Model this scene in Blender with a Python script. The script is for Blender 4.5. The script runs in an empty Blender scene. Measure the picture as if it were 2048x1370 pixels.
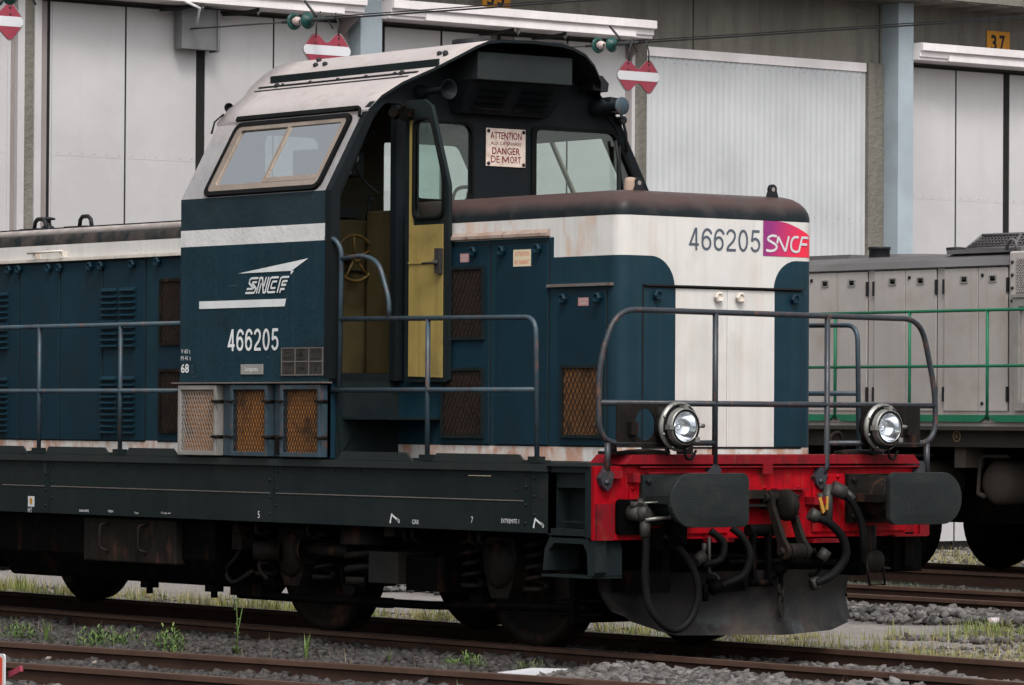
import bpy, bmesh, math, random
import numpy as np
from mathutils import Matrix, Vector
R = math.radians
sc = bpy.context.scene
col = sc.collection
random.seed(7)
rng = np.random.default_rng(11)

# ------------------------------------------------------------------ camera
FPX, YAW, PITCH, ROLL = 8428.1, 0.660962, 0.0181203, 0.0062038
CAM = Vector((21.11484, -18.54946, 1.545526))
fw = Vector((-math.cos(YAW)*math.cos(PITCH), math.sin(YAW)*math.cos(PITCH), math.sin(PITCH)))
rt = fw.cross(Vector((0, 0, 1))).normalized(); up = rt.cross(fw)
r2 = rt*math.cos(ROLL) + up*math.sin(ROLL); u2 = up*math.cos(ROLL) - rt*math.sin(ROLL)
cd = bpy.data.cameras.new('camera'); cam = bpy.data.objects.new('camera', cd); col.objects.link(cam)
M = Matrix((r2, u2, -fw)).transposed().to_4x4(); M.translation = CAM
cam.matrix_world = M
cd.sensor_width = 36; cd.sensor_fit = 'HORIZONTAL'; cd.lens = FPX*36/2048; cd.clip_end = 2000; cd.clip_start = 0.5
sc.camera = cam
# ------------------------------------------------------------------ light
SUN_EL, SUN_AZ = 52, 28          # azimuth from +X towards -Y
w = bpy.data.worlds.new('World'); sc.world = w; w.use_nodes = True
nt = w.node_tree; nt.nodes.clear()
sky = nt.nodes.new('ShaderNodeTexSky'); sky.sky_type = 'NISHITA'; sky.sun_disc = False
sky.sun_elevation = R(SUN_EL); sky.sun_rotation = R(90+SUN_AZ); sky.air_density = 1.0; sky.dust_density = 4.0; sky.ozone_density = 0.6
hsv = nt.nodes.new('ShaderNodeHueSaturation'); hsv.inputs['Saturation'].default_value = 0.22
bg = nt.nodes.new('ShaderNodeBackground'); bg.inputs[1].default_value = 0.15
wo = nt.nodes.new('ShaderNodeOutputWorld')
nt.links.new(sky.outputs[0], hsv.inputs['Color']); nt.links.new(hsv.outputs[0], bg.inputs[0]); nt.links.new(bg.outputs[0], wo.inputs[0])
sd = bpy.data.lights.new('sun', 'SUN'); sd.energy = 0.9; sd.angle = R(14); sd.color = (1, 0.96, 0.92)
so = bpy.data.objects.new('sun', sd); col.objects.link(so)
sdir = Vector((math.cos(R(SUN_EL))*math.cos(R(SUN_AZ)), -math.cos(R(SUN_EL))*math.sin(R(SUN_AZ)), math.sin(R(SUN_EL))))
so.rotation_euler = sdir.to_track_quat('Z', 'Y').to_euler()
sc.view_settings.view_transform = 'Standard'; sc.view_settings.look = 'None'
sc.view_settings.exposure = 0.85; sc.view_settings.gamma = 1

# ------------------------------------------------------------------ material helpers
class N:
    """tiny expression builder for Math nodes"""
    def __init__(s, nt, sock): s.nt = nt; s.s = sock
    def _m(s, op, o=None, o2=None, clamp=False):
        n = s.nt.nodes.new('ShaderNodeMath'); n.operation = op; n.use_clamp = clamp
        s.nt.links.new(s.s, n.inputs[0])
        for i, v in ((1, o), (2, o2)):
            if v is None: continue
            if isinstance(v, N): s.nt.links.new(v.s, n.inputs[i])
            else: n.inputs[i].default_value = v
        return N(s.nt, n.outputs[0])
    def __add__(s, o): return s._m('ADD', o)
    def __sub__(s, o): return s._m('SUBTRACT', o)
    def __mul__(s, o): return s._m('MULTIPLY', o)
    def __gt__(s, o): return s._m('GREATER_THAN', o)
    def __lt__(s, o): return s._m('LESS_THAN', o)
    def abs(s): return s._m('ABSOLUTE')
    def sqrt(s): return s._m('SQRT')
    def max(s, o): return s._m('MAXIMUM', o)
    def min(s, o): return s._m('MINIMUM', o)
    def clamp(s): return s._m('ADD', 0.0, clamp=True)

class Mat:
    def __init__(s, name):
        m = bpy.data.materials.new(name); m.use_nodes = True; s.m = m; s.nt = m.node_tree
        s.b = s.nt.nodes['Principled BSDF']; s.L = s.nt.links.new
        tc = s.nt.nodes.new('ShaderNodeTexCoord'); s.co = tc.outputs['Object']
        geo = s.nt.nodes.new('ShaderNodeNewGeometry'); s.pos = geo.outputs['Position']
        s.geo = geo
        s._xyz = None
    def xyz(s):
        if not s._xyz:
            n = s.nt.nodes.new('ShaderNodeSeparateXYZ'); s.L(s.pos, n.inputs[0])
            s._xyz = [N(s.nt, n.outputs[i]) for i in range(3)]
        return s._xyz
    def noise(s, scale, stretch=(1, 1, 1), detail=4, rough=.6, lo=.4, hi=.6, off=0):
        mp = s.nt.nodes.new('ShaderNodeMapping'); mp.inputs['Scale'].default_value = [scale*k for k in stretch]
        mp.inputs['Location'].default_value = (off, off*1.3, off*.7)
        s.L(s.pos, mp.inputs[0])
        n = s.nt.nodes.new('ShaderNodeTexNoise'); n.inputs['Scale'].default_value = 1; n.inputs['Detail'].default_value = detail
        n.inputs['Roughness'].default_value = rough; s.L(mp.outputs[0], n.inputs['Vector'])
        mr = s.nt.nodes.new('ShaderNodeMapRange'); mr.inputs[1].default_value = lo; mr.inputs[2].default_value = hi
        s.L(n.outputs['Fac'], mr.inputs[0]); return N(s.nt, mr.outputs[0])
    def rgb(s, c):
        n = s.nt.nodes.new('ShaderNodeRGB'); n.outputs[0].default_value = (*c, 1); return n.outputs[0]
    def mix(s, fac, a, b):
        n = s.nt.nodes.new('ShaderNodeMix'); n.data_type = 'RGBA'
        if isinstance(fac, N): s.L(fac.s, n.inputs[0])
        else: n.inputs[0].default_value = fac
        for v, i in ((a, 6), (b, 7)):
            if isinstance(v, tuple): n.inputs[i].default_value = (*v, 1)
            else: s.L(v, n.inputs[i])
        return n.outputs[2]
    def out(s, colr, rough=.5, metal=0, spec=.5, bump=None, bumps=.3, bdist=.01):
        if isinstance(colr, tuple): s.b.inputs['Base Color'].default_value = (*colr, 1)
        else: s.L(colr, s.b.inputs['Base Color'])
        if isinstance(rough, N): s.L(rough.s, s.b.inputs['Roughness'])
        else: s.b.inputs['Roughness'].default_value = rough
        s.b.inputs['Metallic'].default_value = metal
        s.b.inputs['Specular IOR Level'].default_value = spec
        if bump is not None:
            n = s.nt.nodes.new('ShaderNodeBump'); n.inputs['Strength'].default_value = bumps; n.inputs['Distance'].default_value = bdist
            s.L(bump.s, n.inputs['Height']); s.L(n.outputs[0], s.b.inputs['Normal'])
        return s.m

def worn(name, c, dirt=(.05, .045, .04), amount=.5, rough=.45, streak=True, rust=0, metal=0, spec=.2, bump=.15, scale=1, edge=0):
    """painted or bare surface with grime blotches, vertical streaks and optional rust"""
    M = Mat(name)
    base = M.mix(M.noise(.9*scale, detail=5), c, tuple(k*.82 for k in c))
    f1 = M.noise(3.1*scale, detail=6, lo=.5, hi=.72)
    colr = M.mix(f1*amount, base, dirt)
    if streak:
        f2 = M.noise(1, (22*scale, 22*scale, .9*scale), detail=3, lo=.52, hi=.74, off=3)
        colr = M.mix(f2*(amount*.55), colr, dirt)
    if rust:
        f3 = M.noise(7*scale, (1, 1, .4), detail=7, lo=.56, hi=.66, off=9)
        colr = M.mix(f3*rust, colr, (.13, .05, .025))
    n = M.noise(40*scale, detail=3, lo=.2, hi=.8)
    rr = M.noise(5*scale, detail=4, lo=.3, hi=.7)*.22+(rough-.08)
    return M.out(colr, rr, metal, spec, n, bump, .004)

BLUE = (.0062, .0235, .0365); WHITE = (.52, .505, .485); DARKB = (.012, .019, .023)
def livery():
    """blue bonnet with a white band and a white nose panel flaring into it"""
    M = Mat('bonnet_livery_paint'); x, y, z = M.xyz()
    front = (x > -.555)
    hi = (z > 2.638)*((x > -1.17).max(front)); side_hi = (z > 2.775)
    Rr = .21
    dz = (z-2.428).max(0).min(Rr-.001)
    h = (dz*dz*-1+Rr*Rr).sqrt()*-1+(Rr+.440)
    mid = ((y-.044).abs() < h)*front*(z > 1.3)
    wm = hi.max(side_hi).max(mid).clamp()*(z < 2.905)
    skirt = (z < 1.36)
    wm = wm.max(skirt)
    blue = M.mix(M.noise(.8, detail=5, lo=.35, hi=.65), BLUE, (.0062, .0255, .0365))
    blue = M.mix(M.noise(1, (16, 16, .5), detail=5, lo=.48, hi=.76)*.55, blue, (.017, .033, .040))
    blue = M.mix(M.noise(2.3, detail=7, lo=.52, hi=.72, off=4)*.45, blue, (.010, .020, .023))
    spk = M.noise(60, detail=1, lo=.80, hi=.82, off=2)
    blue = M.mix(spk*.4, blue, (.4, .4, .38))
    wh = M.mix(M.noise(1, (14, 14, .6), detail=5, lo=.42, hi=.78)*.45, WHITE, (.40, .38, .35))
    wh = M.mix(M.noise(1, (30, 30, .9), detail=3, lo=.56, hi=.75, off=31)*.22, wh, (.33, .29, .24))
    wh = M.mix(M.noise(2.2, detail=8, lo=.52, hi=.75, off=17)*.4, wh, (.36, .34, .31))
    wh = M.mix(M.noise(22, detail=2, lo=.74, hi=.77, off=5)*.6, wh, (.16, .12, .09))
    # rust bleeding down the near side band and the skirt
    ru = M.noise(1, (6, 6, 2.2), detail=7, lo=.5, hi=.68, off=5)*((x < -.62)*.5+.10)*(x > -5)
    wh = M.mix(ru, wh, (.45, .24, .12))
    ru2 = M.noise(1, (9, 9, 5), detail=6, lo=.44, hi=.62, off=8)*skirt*.75
    wh = M.mix(ru2, wh, (.33, .13, .055))
    c = M.mix(wm, blue, wh)
    top = z > 2.905
    brown = M.mix(((z-2.945)*14+M.noise(3, detail=5)*.3-.15).clamp(), (.009, .013, .015), (.058, .036, .033))
    brown = M.mix(M.noise(5, detail=6, lo=.5, hi=.7)*.5, brown, (.05, .045, .042))
    grey = M.mix(((z-2.985)*16).clamp(), (.012, .018, .020), (.48, .42, .39))  # rear roof edge pales upwards: light from above painted into the colour
    grey = M.mix(M.noise(6, detail=6, lo=.4, hi=.65)*.6, grey, (.10, .075, .065))
    tcol = M.mix(x > -4, grey, brown)
    c = M.mix(top, c, tcol)
    n = M.noise(1, (2.2, 2.2, 1.6), detail=2, lo=.2, hi=.8)
    rr = M.noise(4, detail=4, lo=.3, hi=.7)*.2+.33
    return M.out(c, rr, 0, .14, n, .5, .03)
def cab_livery():
    M = Mat('cab_livery_paint'); x, y, z = M.xyz()
    blue = M.mix(M.noise(.8, detail=5, lo=.35, hi=.65), BLUE, (.0062, .0255, .0365))
    blue = M.mix(M.noise(1, (15, 15, .45), detail=5, lo=.48, hi=.75)*.6, blue, (.019, .036, .042))
    blue = M.mix(M.noise(1.6, (1, 1, 2.5), detail=8, lo=.5, hi=.72, off=12)*.5, blue, (.010, .018, .020))
    scr = M.noise(1, (2.5, 2.5, 70), detail=2, lo=.735, hi=.76, off=21)
    blue = M.mix(scr*.35, blue, (.10, .13, .13))
    blue = M.mix(M.noise(70, detail=1, lo=.80, hi=.82, off=2)*.4, blue, (.35, .36, .35))
    wh = M.mix(M.noise(1, (14, 14, .7), detail=4, lo=.5, hi=.78)*.4, (.53, .52, .515), (.38, .37, .365))
    grey = M.mix(M.noise(2.5, detail=7, lo=.35, hi=.65), (.27, .26, .262), (.20, .193, .195))
    grey = M.mix((M.noise(1, (2, 2, 5), detail=6, lo=.25, hi=.75)*.35+.55)*((z-3.55)*3.2).clamp(), grey, (.385, .335, .32))  # upward-facing roof paled with height, skylight put into the colour
    grey = M.mix(M.noise(1, (.7, 4, 4), detail=6, lo=.5, hi=.8, off=40)*.5, grey, (.24, .19, .175))
    grey = M.mix(M.noise(7, (1, 1, .5), detail=7, lo=.56, hi=.74)*.45, grey, (.20, .145, .13))
    stripe = (z > 2.79)*(z < 2.91)*(x > -4.9)
    c = M.mix(stripe, blue, wh)
    up_ = M.mix(z > 2.91, c, M.mix(M.noise(1.5, detail=4), (.010, .022, .030), (.016, .030, .038)))
    c = M.mix(z > 3.14, up_, grey)
    n = M.noise(3.5, detail=4, lo=.2, hi=.8)
    return M.out(c, M.noise(4, detail=4, lo=.3, hi=.7)*.2+.36, 0, .14, n, .5, .022)

MT = {}
def glass(name, tint, gloss=.22):
    m = bpy.data.materials.new(name); m.use_nodes = True; nt = m.node_tree; nt.nodes.clear()
    o = nt.nodes.new('ShaderNodeOutputMaterial'); t = nt.nodes.new('ShaderNodeBsdfTransparent'); t.inputs[0].default_value = (*tint, 1)
    g = nt.nodes.new('ShaderNodeBsdfGlossy'); g.inputs['Roughness'].default_value = .04; g.inputs[0].default_value = (.9, .93, .92, 1)
    lf = nt.nodes.new('ShaderNodeLayerWeight'); lf.inputs[0].default_value = .5
    lw = nt.nodes.new('ShaderNodeMath'); lw.operation = 'POWER'; lw.inputs[1].default_value = 4; nt.links.new(lf.outputs['Facing'], lw.inputs[0])
    ad = nt.nodes.new('ShaderNodeMath'); ad.operation = 'MULTIPLY_ADD'; ad.inputs[1].default_value = .9; ad.inputs[2].default_value = gloss
    mx = nt.nodes.new('ShaderNodeMixShader')
    L = nt.links.new; L(lw.outputs[0], ad.inputs[0]); L(ad.outputs[0], mx.inputs[0]); L(t.outputs[0], mx.inputs[1]); L(g.outputs[0], mx.inputs[2]); L(mx.outputs[0], o.inputs[0])
    return m
def mats():
    T = MT
    T['livery'] = livery(); T['cab'] = cab_livery()
    T['raildark'] = worn('dark_tube_paint', (.020, .026, .033), (.03, .018, .016), .7, .38, streak=False, rust=.5, scale=3, spec=.35)
    T['galvdark'] = worn('grey_zinc_plate', (.13, .13, .135), (.10, .10, .10), .5, .6)
    T['railhead'] = worn('rail_head_side', (.080, .046, .033), (.045, .028, .02), .7, .6, scale=2, streak=False, bump=.3, spec=.15)  # lighter than the web: light on the rail head painted in
    T['filterbrown'] = worn('brown_filter_mat', (.17, .075, .028), (.006, .005, .004), 1.0, .9, streak=True, bump=.8, scale=2.4)
    T['boxgrey'] = worn('sooty_box_paint', (.013, .013, .0125), (.022, .018, .014), .6, .6, spec=.08)
    T['palestone'] = worn('pale_stone', (.22, .19, .165), (.14, .11, .09), .6, .8, streak=False)
    T['blue'] = worn('dark_blue_paint', BLUE, (.008, .014, .017), .5, .42, spec=.12)
    T['railblue'] = worn('faded_blue_tube_paint', (.030, .052, .068), (.03, .022, .02), .7, .38, streak=False, rust=.5, scale=3, spec=.35)
    T['frame'] = worn('soot_grey_frame_paint', (.0085, .0135, .0150), (.016, .018, .017), .6, .48, spec=.12)
    T['framelite'] = worn('grey_walkway_paint', (.017, .022, .023), (.028, .026, .023), .5, .5, spec=.15)
    T['dark'] = worn('oily_black_steel', (.0016, .0016, .0016), (.0045, .004, .0035), .5, .6, rust=.06, spec=.03)
    T['dark2'] = worn('oily_brown_steel', (.0085, .0074, .0067), (.020, .0145, .011), .7, .6, rust=.2, spec=.08)
    T['black'] = worn('black_cab_end_paint', (.0055, .0080, .0095), (.010, .011, .012), .4, .55, bump=.1, spec=.12)
    T['red'] = worn('red_beam_paint', (.30, .0025, .008), (.05, .004, .006), .75, .45, rust=.25, scale=1.6, spec=.08)
    T['reddark'] = worn('sooty_red_paint', (.17, .005, .010), (.03, .009, .010), .9, .5, rust=.3, scale=2, spec=.1)
    T['rubber'] = worn('black_rubber', (.0040, .0040, .0043), (.010, .010, .010), .5, .6, streak=False, spec=.08)
    T['buffer'] = worn('greased_buffer_steel', (.0115, .0145, .0148), (.022, .022, .021), .6, .5, streak=False, bump=.9, scale=3, spec=.15)
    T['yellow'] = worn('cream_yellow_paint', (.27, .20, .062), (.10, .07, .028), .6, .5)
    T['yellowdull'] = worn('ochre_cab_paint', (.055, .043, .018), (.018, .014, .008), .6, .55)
    T['wheel_y'] = worn('ochre_hand_wheel_paint', (.07, .043, .010), (.02, .013, .007), .6, .5)
    T['alu'] = worn('brushed_window_alloy', (.30, .24, .195), (.12, .09, .07), .6, .35, metal=.5)
    T['steel'] = worn('worn_bright_steel', (.24, .235, .22), (.07, .058, .048), .7, .35, metal=.6, scale=3)
    T['white'] = worn('white_paint', (.66, .65, .63), (.42, .40, .37), .4, .5)
    T['whitemark'] = worn('white_lettering', (.62, .63, .63), (.4, .4, .4), .3, .5, bump=0)
    T['greymark'] = worn('slate_lettering', (.07, .085, .11), (.09, .1, .12), .3, .5, bump=0)
    T['rusttrim'] = worn('rusty_gutter_paint', (.30, .235, .20), (.20, .10, .055), .9, .5, rust=.8, scale=2)
    T['trim'] = worn('pale_gutter_paint', (.60, .55, .49), (.36, .27, .2), .5, .5, rust=.3, scale=2)
    T['trimdark'] = worn('dull_gutter_steel', (.12, .11, .105), (.10, .06, .045), .7, .5, rust=.6, scale=2)
    T['filter'] = worn('orange_filter_mat', (.34, .14, .038), (.010, .008, .006), 1.0, .9, streak=True, bump=.8, scale=1.6)
    T['filterdark'] = worn('sooty_filter_mat', (.034, .018, .011), (.005, .004, .0035), .9, .9, streak=False, bump=.8, scale=2)
    T['meshsteel'] = worn('galvanised_mesh', (.25, .24, .225), (.12, .10, .08), .6, .5, streak=False, metal=.2)
    T['meshdark'] = worn('dark_mesh', (.009, .0095, .010), (.012, .008, .006), .5, .5, streak=False)
    T['cabglass'] = glass('cab_window_glass', (.88, .94, .92), .07)
    T['sideglass'] = glass('sky_mirror_side_glass', (.40, .41, .43), .42)  # grey tint and raised gloss imitate the sky mirrored in the near pane
    T['chrome'] = worn('polished_reflector', (.85, .86, .88), (.6, .6, .6), .2, .12, streak=False, metal=1, bump=.0)
    T['lens'] = glass('lamp_lens_glass', (.92, .95, .98), .10)
    T['enamel'] = worn('cream_enamel_plate', (.62, .52, .45), (.35, .22, .17), .6, .4, rust=.25, scale=4, streak=False)
    T['enamelred'] = worn('dark_red_enamel', (.16, .012, .022), (.2, .05, .05), .3, .4, scale=4, streak=False)
    T['orange'] = worn('yellow_marker_paint', (.38, .20, .035), (.2, .1, .03), .5, .5)
    T['brass'] = worn('tarnished_casting', (.040, .038, .035), (.018, .013, .011), .7, .5, metal=.2, scale=6)
    T['tan'] = worn('tan_plastic', (.30, .22, .17), (.2, .12, .08), .5, .5)
    T['galv'] = worn('blue_grey_steel_column', (.29, .34, .37), (.24, .275, .30), .5, .5)
    T['panel'] = worn('white_door_sheet', (.43, .418, .422), (.355, .34, .335), .45, .5, bump=.5, scale=.35, spec=.1)
    T['panelshade'] = worn('grey_beige_shade', (.24, .21, .20), (.20, .175, .165), .5, .6, scale=.6)  # darker copy of the door sheet, with shade painted into the tone
    T['seal'] = worn('black_door_seal', (.010, .010, .010), (.02, .02, .02), .3, .7)
    T['casing'] = worn('white_casing_sheet', (.66, .62, .62), (.52, .48, .46), .5, .5, bump=.05)
    T['corr'] = worn('pale_blue_cladding', (.415, .425, .435), (.37, .378, .385), .3, .5, bump=.03, scale=.5, spec=.1)
    T['signyellow'] = worn('amber_number_plate', (.52, .22, .02), (.35, .15, .02), .4, .5, bump=0)
    T['ink'] = worn('black_sign_ink', (.012, .012, .014), (.02, .02, .02), .2, .5, bump=0)
    T['signred'] = worn('faded_signal_red', (.24, .035, .055), (.19, .045, .06), .4, .45, streak=False, bump=0)
    T['signwhite'] = worn('signal_white', (.52, .52, .54), (.45, .43, .4), .4, .4, streak=False, bump=0)
    T['signgrey'] = worn('galvanised_rim', (.22, .21, .21), (.15, .13, .12), .5, .4, metal=.4)
    T['insglass'] = worn('green_insulator_glass', (.012, .055, .048), (.02, .035, .03), .3, .2, streak=False, bump=0, spec=.3)
    T['porcelain'] = worn('pinkish_porcelain', (.45, .36, .34), (.3, .2, .18), .5, .3, streak=False)
    T['wire'] = worn('dark_wire', (.03, .032, .033), (.03, .03, .03), .3, .5)
    T['locogrey'] = worn('dusty_grey_loco_paint', (.34, .315, .30), (.24, .19, .16), .7, .45, scale=.6)
    T['locogreyd'] = worn('grey_loco_roof_paint', (.11, .105, .108), (.07, .062, .058), .5, .5)
    T['green'] = worn('green_tube_paint', (.010, .125, .062), (.02, .07, .04), .5, .45, scale=2)
    T['locoframe'] = worn('brownish_loco_frame', (.038, .033, .028), (.03, .024, .019), .6, .55, spec=.1)
    T['tank'] = worn('dusty_air_tank', (.060, .050, .043), (.075, .055, .042), .6, .6, spec=.1)
    T['yellowmark'] = worn('dull_yellow_lettering', (.42, .30, .14), (.3, .2, .1), .3, .5, bump=0)
    T['rust'] = worn('rail_rust', (.045, .024, .018), (.025, .015, .012), .8, .65, scale=2, streak=False, bump=.4, spec=.1)
    T['railside'] = worn('brown_rail_side', (.060, .038, .031), (.03, .023, .02), .8, .7, scale=2, streak=False, bump=.4)
    T['railtop'] = worn('dull_rail_top', (.11, .07, .052), (.065, .04, .03), .6, .42, scale=3, streak=False, metal=.2)
    T['sleeper'] = worn('tarred_oak', (.045, .035, .028), (.03, .022, .018), .6, .8, scale=2)
    T['sticker'] = worn('cream_sticker', (.62, .52, .36), (.5, .35, .25), .4, .5, bump=0)
    T['stickpink'] = worn('pink_sticker', (.40, .23, .22), (.3, .15, .14), .5, .5, bump=0)
    T['stickred'] = worn('red_sticker_ink', (.55, .10, .05), (.45, .1, .06), .3, .5, bump=0)
    T['litter'] = worn('crumpled_white_wrapper', (.45, .42, .42), (.4, .12, .13), .8, .5, scale=9, streak=False)
    T['redplastic'] = worn('red_plastic', (.55, .06, .03), (.4, .08, .05), .4, .45)
mats()

# ------------------------------------------------------------------ mesh helpers
EACH = {'door_jamb', 'door_seal', 'jamb_reveal', 'door_post', 'bogie_box', 'plough_bracket', 'tank_bracket', 'beam_bracket', 'corner_plate', 'slot', 'kick_plate',
        'lifting_eye_hole', 'hinge', 'arm_bolt', 'door_arm', 'grille_clamp', 'grille_post', 'rail_foot', 'post_foot', 'roof_fitting', 'filler_cap', 'box_handle', 'hose_fitting', 'lifting_eye', 'jacking_mark', 'brake_shoe', 'pipe_bracket', 'tap_handle', 'gauge', 'bolt'}
class MB:
    def __init__(s): s.v = []; s.f = []; s.mi = []; s.sm = []; s.st = []
    def add(s, vs, fs, mi=0, smooth=False):
        o = len(s.v); s.st.append((o, len(s.f))); s.v.extend([tuple(p) for p in vs])
        for f in fs: s.f.append([i+o for i in f]); s.mi.append(mi); s.sm.append(smooth)
        return s
    def box(s, x0, x1, y0, y1, z0, z1, mi=0):
        vs = [(x, y, z) for x in (x0, x1) for y in (y0, y1) for z in (z0, z1)]
        return s.add(vs, [(0, 1, 3, 2), (4, 6, 7, 5), (0, 4, 5, 1), (2, 3, 7, 6), (0, 2, 6, 4), (1, 5, 7, 3)], mi)
    def obox(s, c, size, rot=0, mi=0, tilt=0):
        a, b, h = [k/2 for k in size]; m = Matrix.Translation(c) @ Matrix.Rotation(rot, 4, 'Z') @ Matrix.Rotation(tilt, 4, 'Y')
        vs = [m @ Vector((x, y, z)) for x in (-a, a) for y in (-b, b) for z in (-h, h)]
        return s.add(vs, [(0, 1, 3, 2), (4, 6, 7, 5), (0, 4, 5, 1), (2, 3, 7, 6), (0, 2, 6, 4), (1, 5, 7, 3)], mi)
    def prism(s, poly, axis, a, b, mi=0, smooth=False):
        """poly in the plane across axis: X->(y,z)  Y->(x,z)  Z->(x,y)"""
        def P(p, t): return {'X': (t, p[0], p[1]), 'Y': (p[0], t, p[1]), 'Z': (p[0], p[1], t)}[axis]
        n = len(poly); vs = [P(p, a) for p in poly]+[P(p, b) for p in poly]
        s.add(vs, [tuple(range(n)), tuple(range(2*n-1, n-1, -1))], mi)
        o = len(s.v)-2*n
        for i in range(n):
            j = (i+1) % n; s.f.append([o+i, o+j, o+n+j, o+n+i]); s.mi.append(mi); s.sm.append(smooth)
        return s
    def tube(s, pts, r, seg=8, mi=0, cap=True, closed=False):
        pts = [Vector(p) for p in pts]; n = len(pts); rs = r if isinstance(r, (list, tuple)) else [r]*n
        prev = None; vs = []
        for i, p in enumerate(pts):
            if closed: t = (pts[(i+1) % n]-pts[i-1]).normalized()
            else: t = (pts[min(i+1, n-1)]-pts[max(i-1, 0)]).normalized()
            if prev is None:
                a = Vector((0, 0, 1)) if abs(t.z) < .9 else Vector((1, 0, 0))
                u = t.cross(a).normalized()
            else: u = (prev-t*prev.dot(t)).normalized()
            prev = u; v = t.cross(u)
            for k in range(seg):
                an = 2*math.pi*k/seg; vs.append(p+(u*math.cos(an)+v*math.sin(an))*rs[i])
        fs = []
        m = n if closed else n-1
        for i in range(m):
            j = (i+1) % n
            for k in range(seg):
                k2 = (k+1) % seg; fs.append((i*seg+k, i*seg+k2, j*seg+k2, j*seg+k))
        s.add(vs, fs, mi, True)
        if cap and not closed:
            s.f += [[len(s.v)-len(vs)+k for k in range(seg)][::-1], [len(s.v)-seg+k for k in range(seg)]]; s.mi += [mi]*2; s.sm += [False]*2
        return s
    def cyl(s, p0, p1, r, seg=16, mi=0, r1=None): return s.tube([p0, p1], [r, r if r1 is None else r1], seg, mi)
    def lathe(s, c, axis, prof, seg=24, mi=0, smooth=True):
        """prof: list of (radius, distance along axis)"""
        ax = Vector(axis).normalized(); a = Vector((0, 0, 1)) if abs(ax.z) < .9 else Vector((1, 0, 0))
        u = ax.cross(a).normalized(); v = ax.cross(u); c = Vector(c); vs = []
        for r, d in prof:
            for k in range(seg):
                an = 2*math.pi*k/seg; vs.append(c+ax*d+(u*math.cos(an)+v*math.sin(an))*r)
        fs = [(i*seg+k, i*seg+(k+1) % seg, (i+1)*seg+(k+1) % seg, (i+1)*seg+k) for i in range(len(prof)-1) for k in range(seg)]
        return s.add(vs, fs, mi, smooth)
    def build(s, name, mats, parent=None, bevel=0, merge=False):
        if name in EACH and len(s.st) > 1:      # every countable piece becomes an object of its own
            st = s.st+[(len(s.v), len(s.f))]; o = None
            for (v0, f0), (v1, f1) in zip(st[:-1], st[1:]):
                q = MB(); q.v = s.v[v0:v1]; q.f = [[i-v0 for i in f] for f in s.f[f0:f1]]; q.mi = s.mi[f0:f1]; q.sm = s.sm[f0:f1]; q.st = [(0, 0)]
                o = q.build(name, mats, parent, bevel)
            return o
        me = bpy.data.meshes.new(name); me.from_pydata(s.v, [], s.f)
        mats = mats if isinstance(mats, (list, tuple)) else [mats]
        for m in mats: me.materials.append(MT[m] if isinstance(m, str) else m)
        me.polygons.foreach_set('material_index', s.mi); me.polygons.foreach_set('use_smooth', s.sm)
        bm = bmesh.new(); bm.from_mesh(me)
        if merge: bmesh.ops.remove_doubles(bm, verts=bm.verts, dist=1e-5)
        bmesh.ops.recalc_face_normals(bm, faces=bm.faces); bm.to_mesh(me); bm.free(); me.update()
        o = bpy.data.objects.new(name, me); col.objects.link(o)
        if bevel:
            b = o.modifiers.new('bevel', 'BEVEL'); b.width = bevel; b.segments = 2; b.limit_method = 'ANGLE'; b.angle_limit = R(40)
        if parent: o.parent = parent; o.matrix_parent_inverse = parent.matrix_world.inverted()
        return o
def empty(name, loc, label, cat, group=None):
    o = bpy.data.objects.new(name, None); col.objects.link(o); o.location = loc; o.empty_display_size = .3
    bpy.context.view_layer.update() if False else None
    o.matrix_world = Matrix.Translation(loc)
    o['label'] = label; o['category'] = cat
    if group: o['group'] = group
    return o
def tag(o, label=None, cat=None, group=None, kind=None):
    if label: o['label'] = label
    if cat: o['category'] = cat
    if group: o['group'] = group
    if kind: o['kind'] = kind
    return o
def copy_tree(o, dx=Vector((0, 0, 0)), parent=None, top=True):
    c = o.copy(); col.objects.link(c)
    if top: c.location = o.location+Vector(dx)
    else: c.parent = parent; c.matrix_parent_inverse = o.matrix_parent_inverse
    for ch in [k for k in bpy.data.objects if k.parent == o]: copy_tree(ch, dx, c, False)
    return c
def arc(cx, cy, r, a0, a1, n): return [(cx+r*math.cos(R(a0+(a1-a0)*i/n)), cy+r*math.sin(R(a0+(a1-a0)*i/n))) for i in range(n+1)]
def rrect(x0, x1, y0, y1, r, n=4):
    return arc(x1-r, y1-r, r, 0, 90, n)+arc(x0+r, y1-r, r, 90, 180, n)+arc(x0+r, y0+r, r, 180, 270, n)+arc(x1-r, y0+r, r, 270, 360, n)
def rpoly(pts, r, n=4):
    out = []
    for i, p in enumerate(pts):
        p = Vector(p); a = Vector(pts[i-1]); b = Vector(pts[(i+1) % len(pts)])
        u = (a-p).normalized(); v = (b-p).normalized()
        rr = min(r, (a-p).length*.45, (b-p).length*.45); p0 = p+u*rr; p1 = p+v*rr
        for k in range(n+1):
            t = k/n; out.append(tuple(p0*(1-t)**2+p*2*t*(1-t)+p1*t*t))
    return out
def ringframe(outer, inner, f, d0, d1, mb, mi=0):
    """closed frame between two matching outlines; f(p, d) -> 3D"""
    n = len(outer); vs = [f(p, d0) for p in outer]+[f(p, d0) for p in inner]+[f(p, d1) for p in outer]+[f(p, d1) for p in inner]
    fs = []
    for i in range(n):
        j = (i+1) % n
        fs += [(i, j, n+j, n+i), (2*n+i, 3*n+i, 3*n+j, 2*n+j), (i, 2*n+i, 2*n+j, j), (n+i, n+j, 3*n+j, 3*n+i)]
    mb.add(vs, fs, mi); return mb
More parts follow.
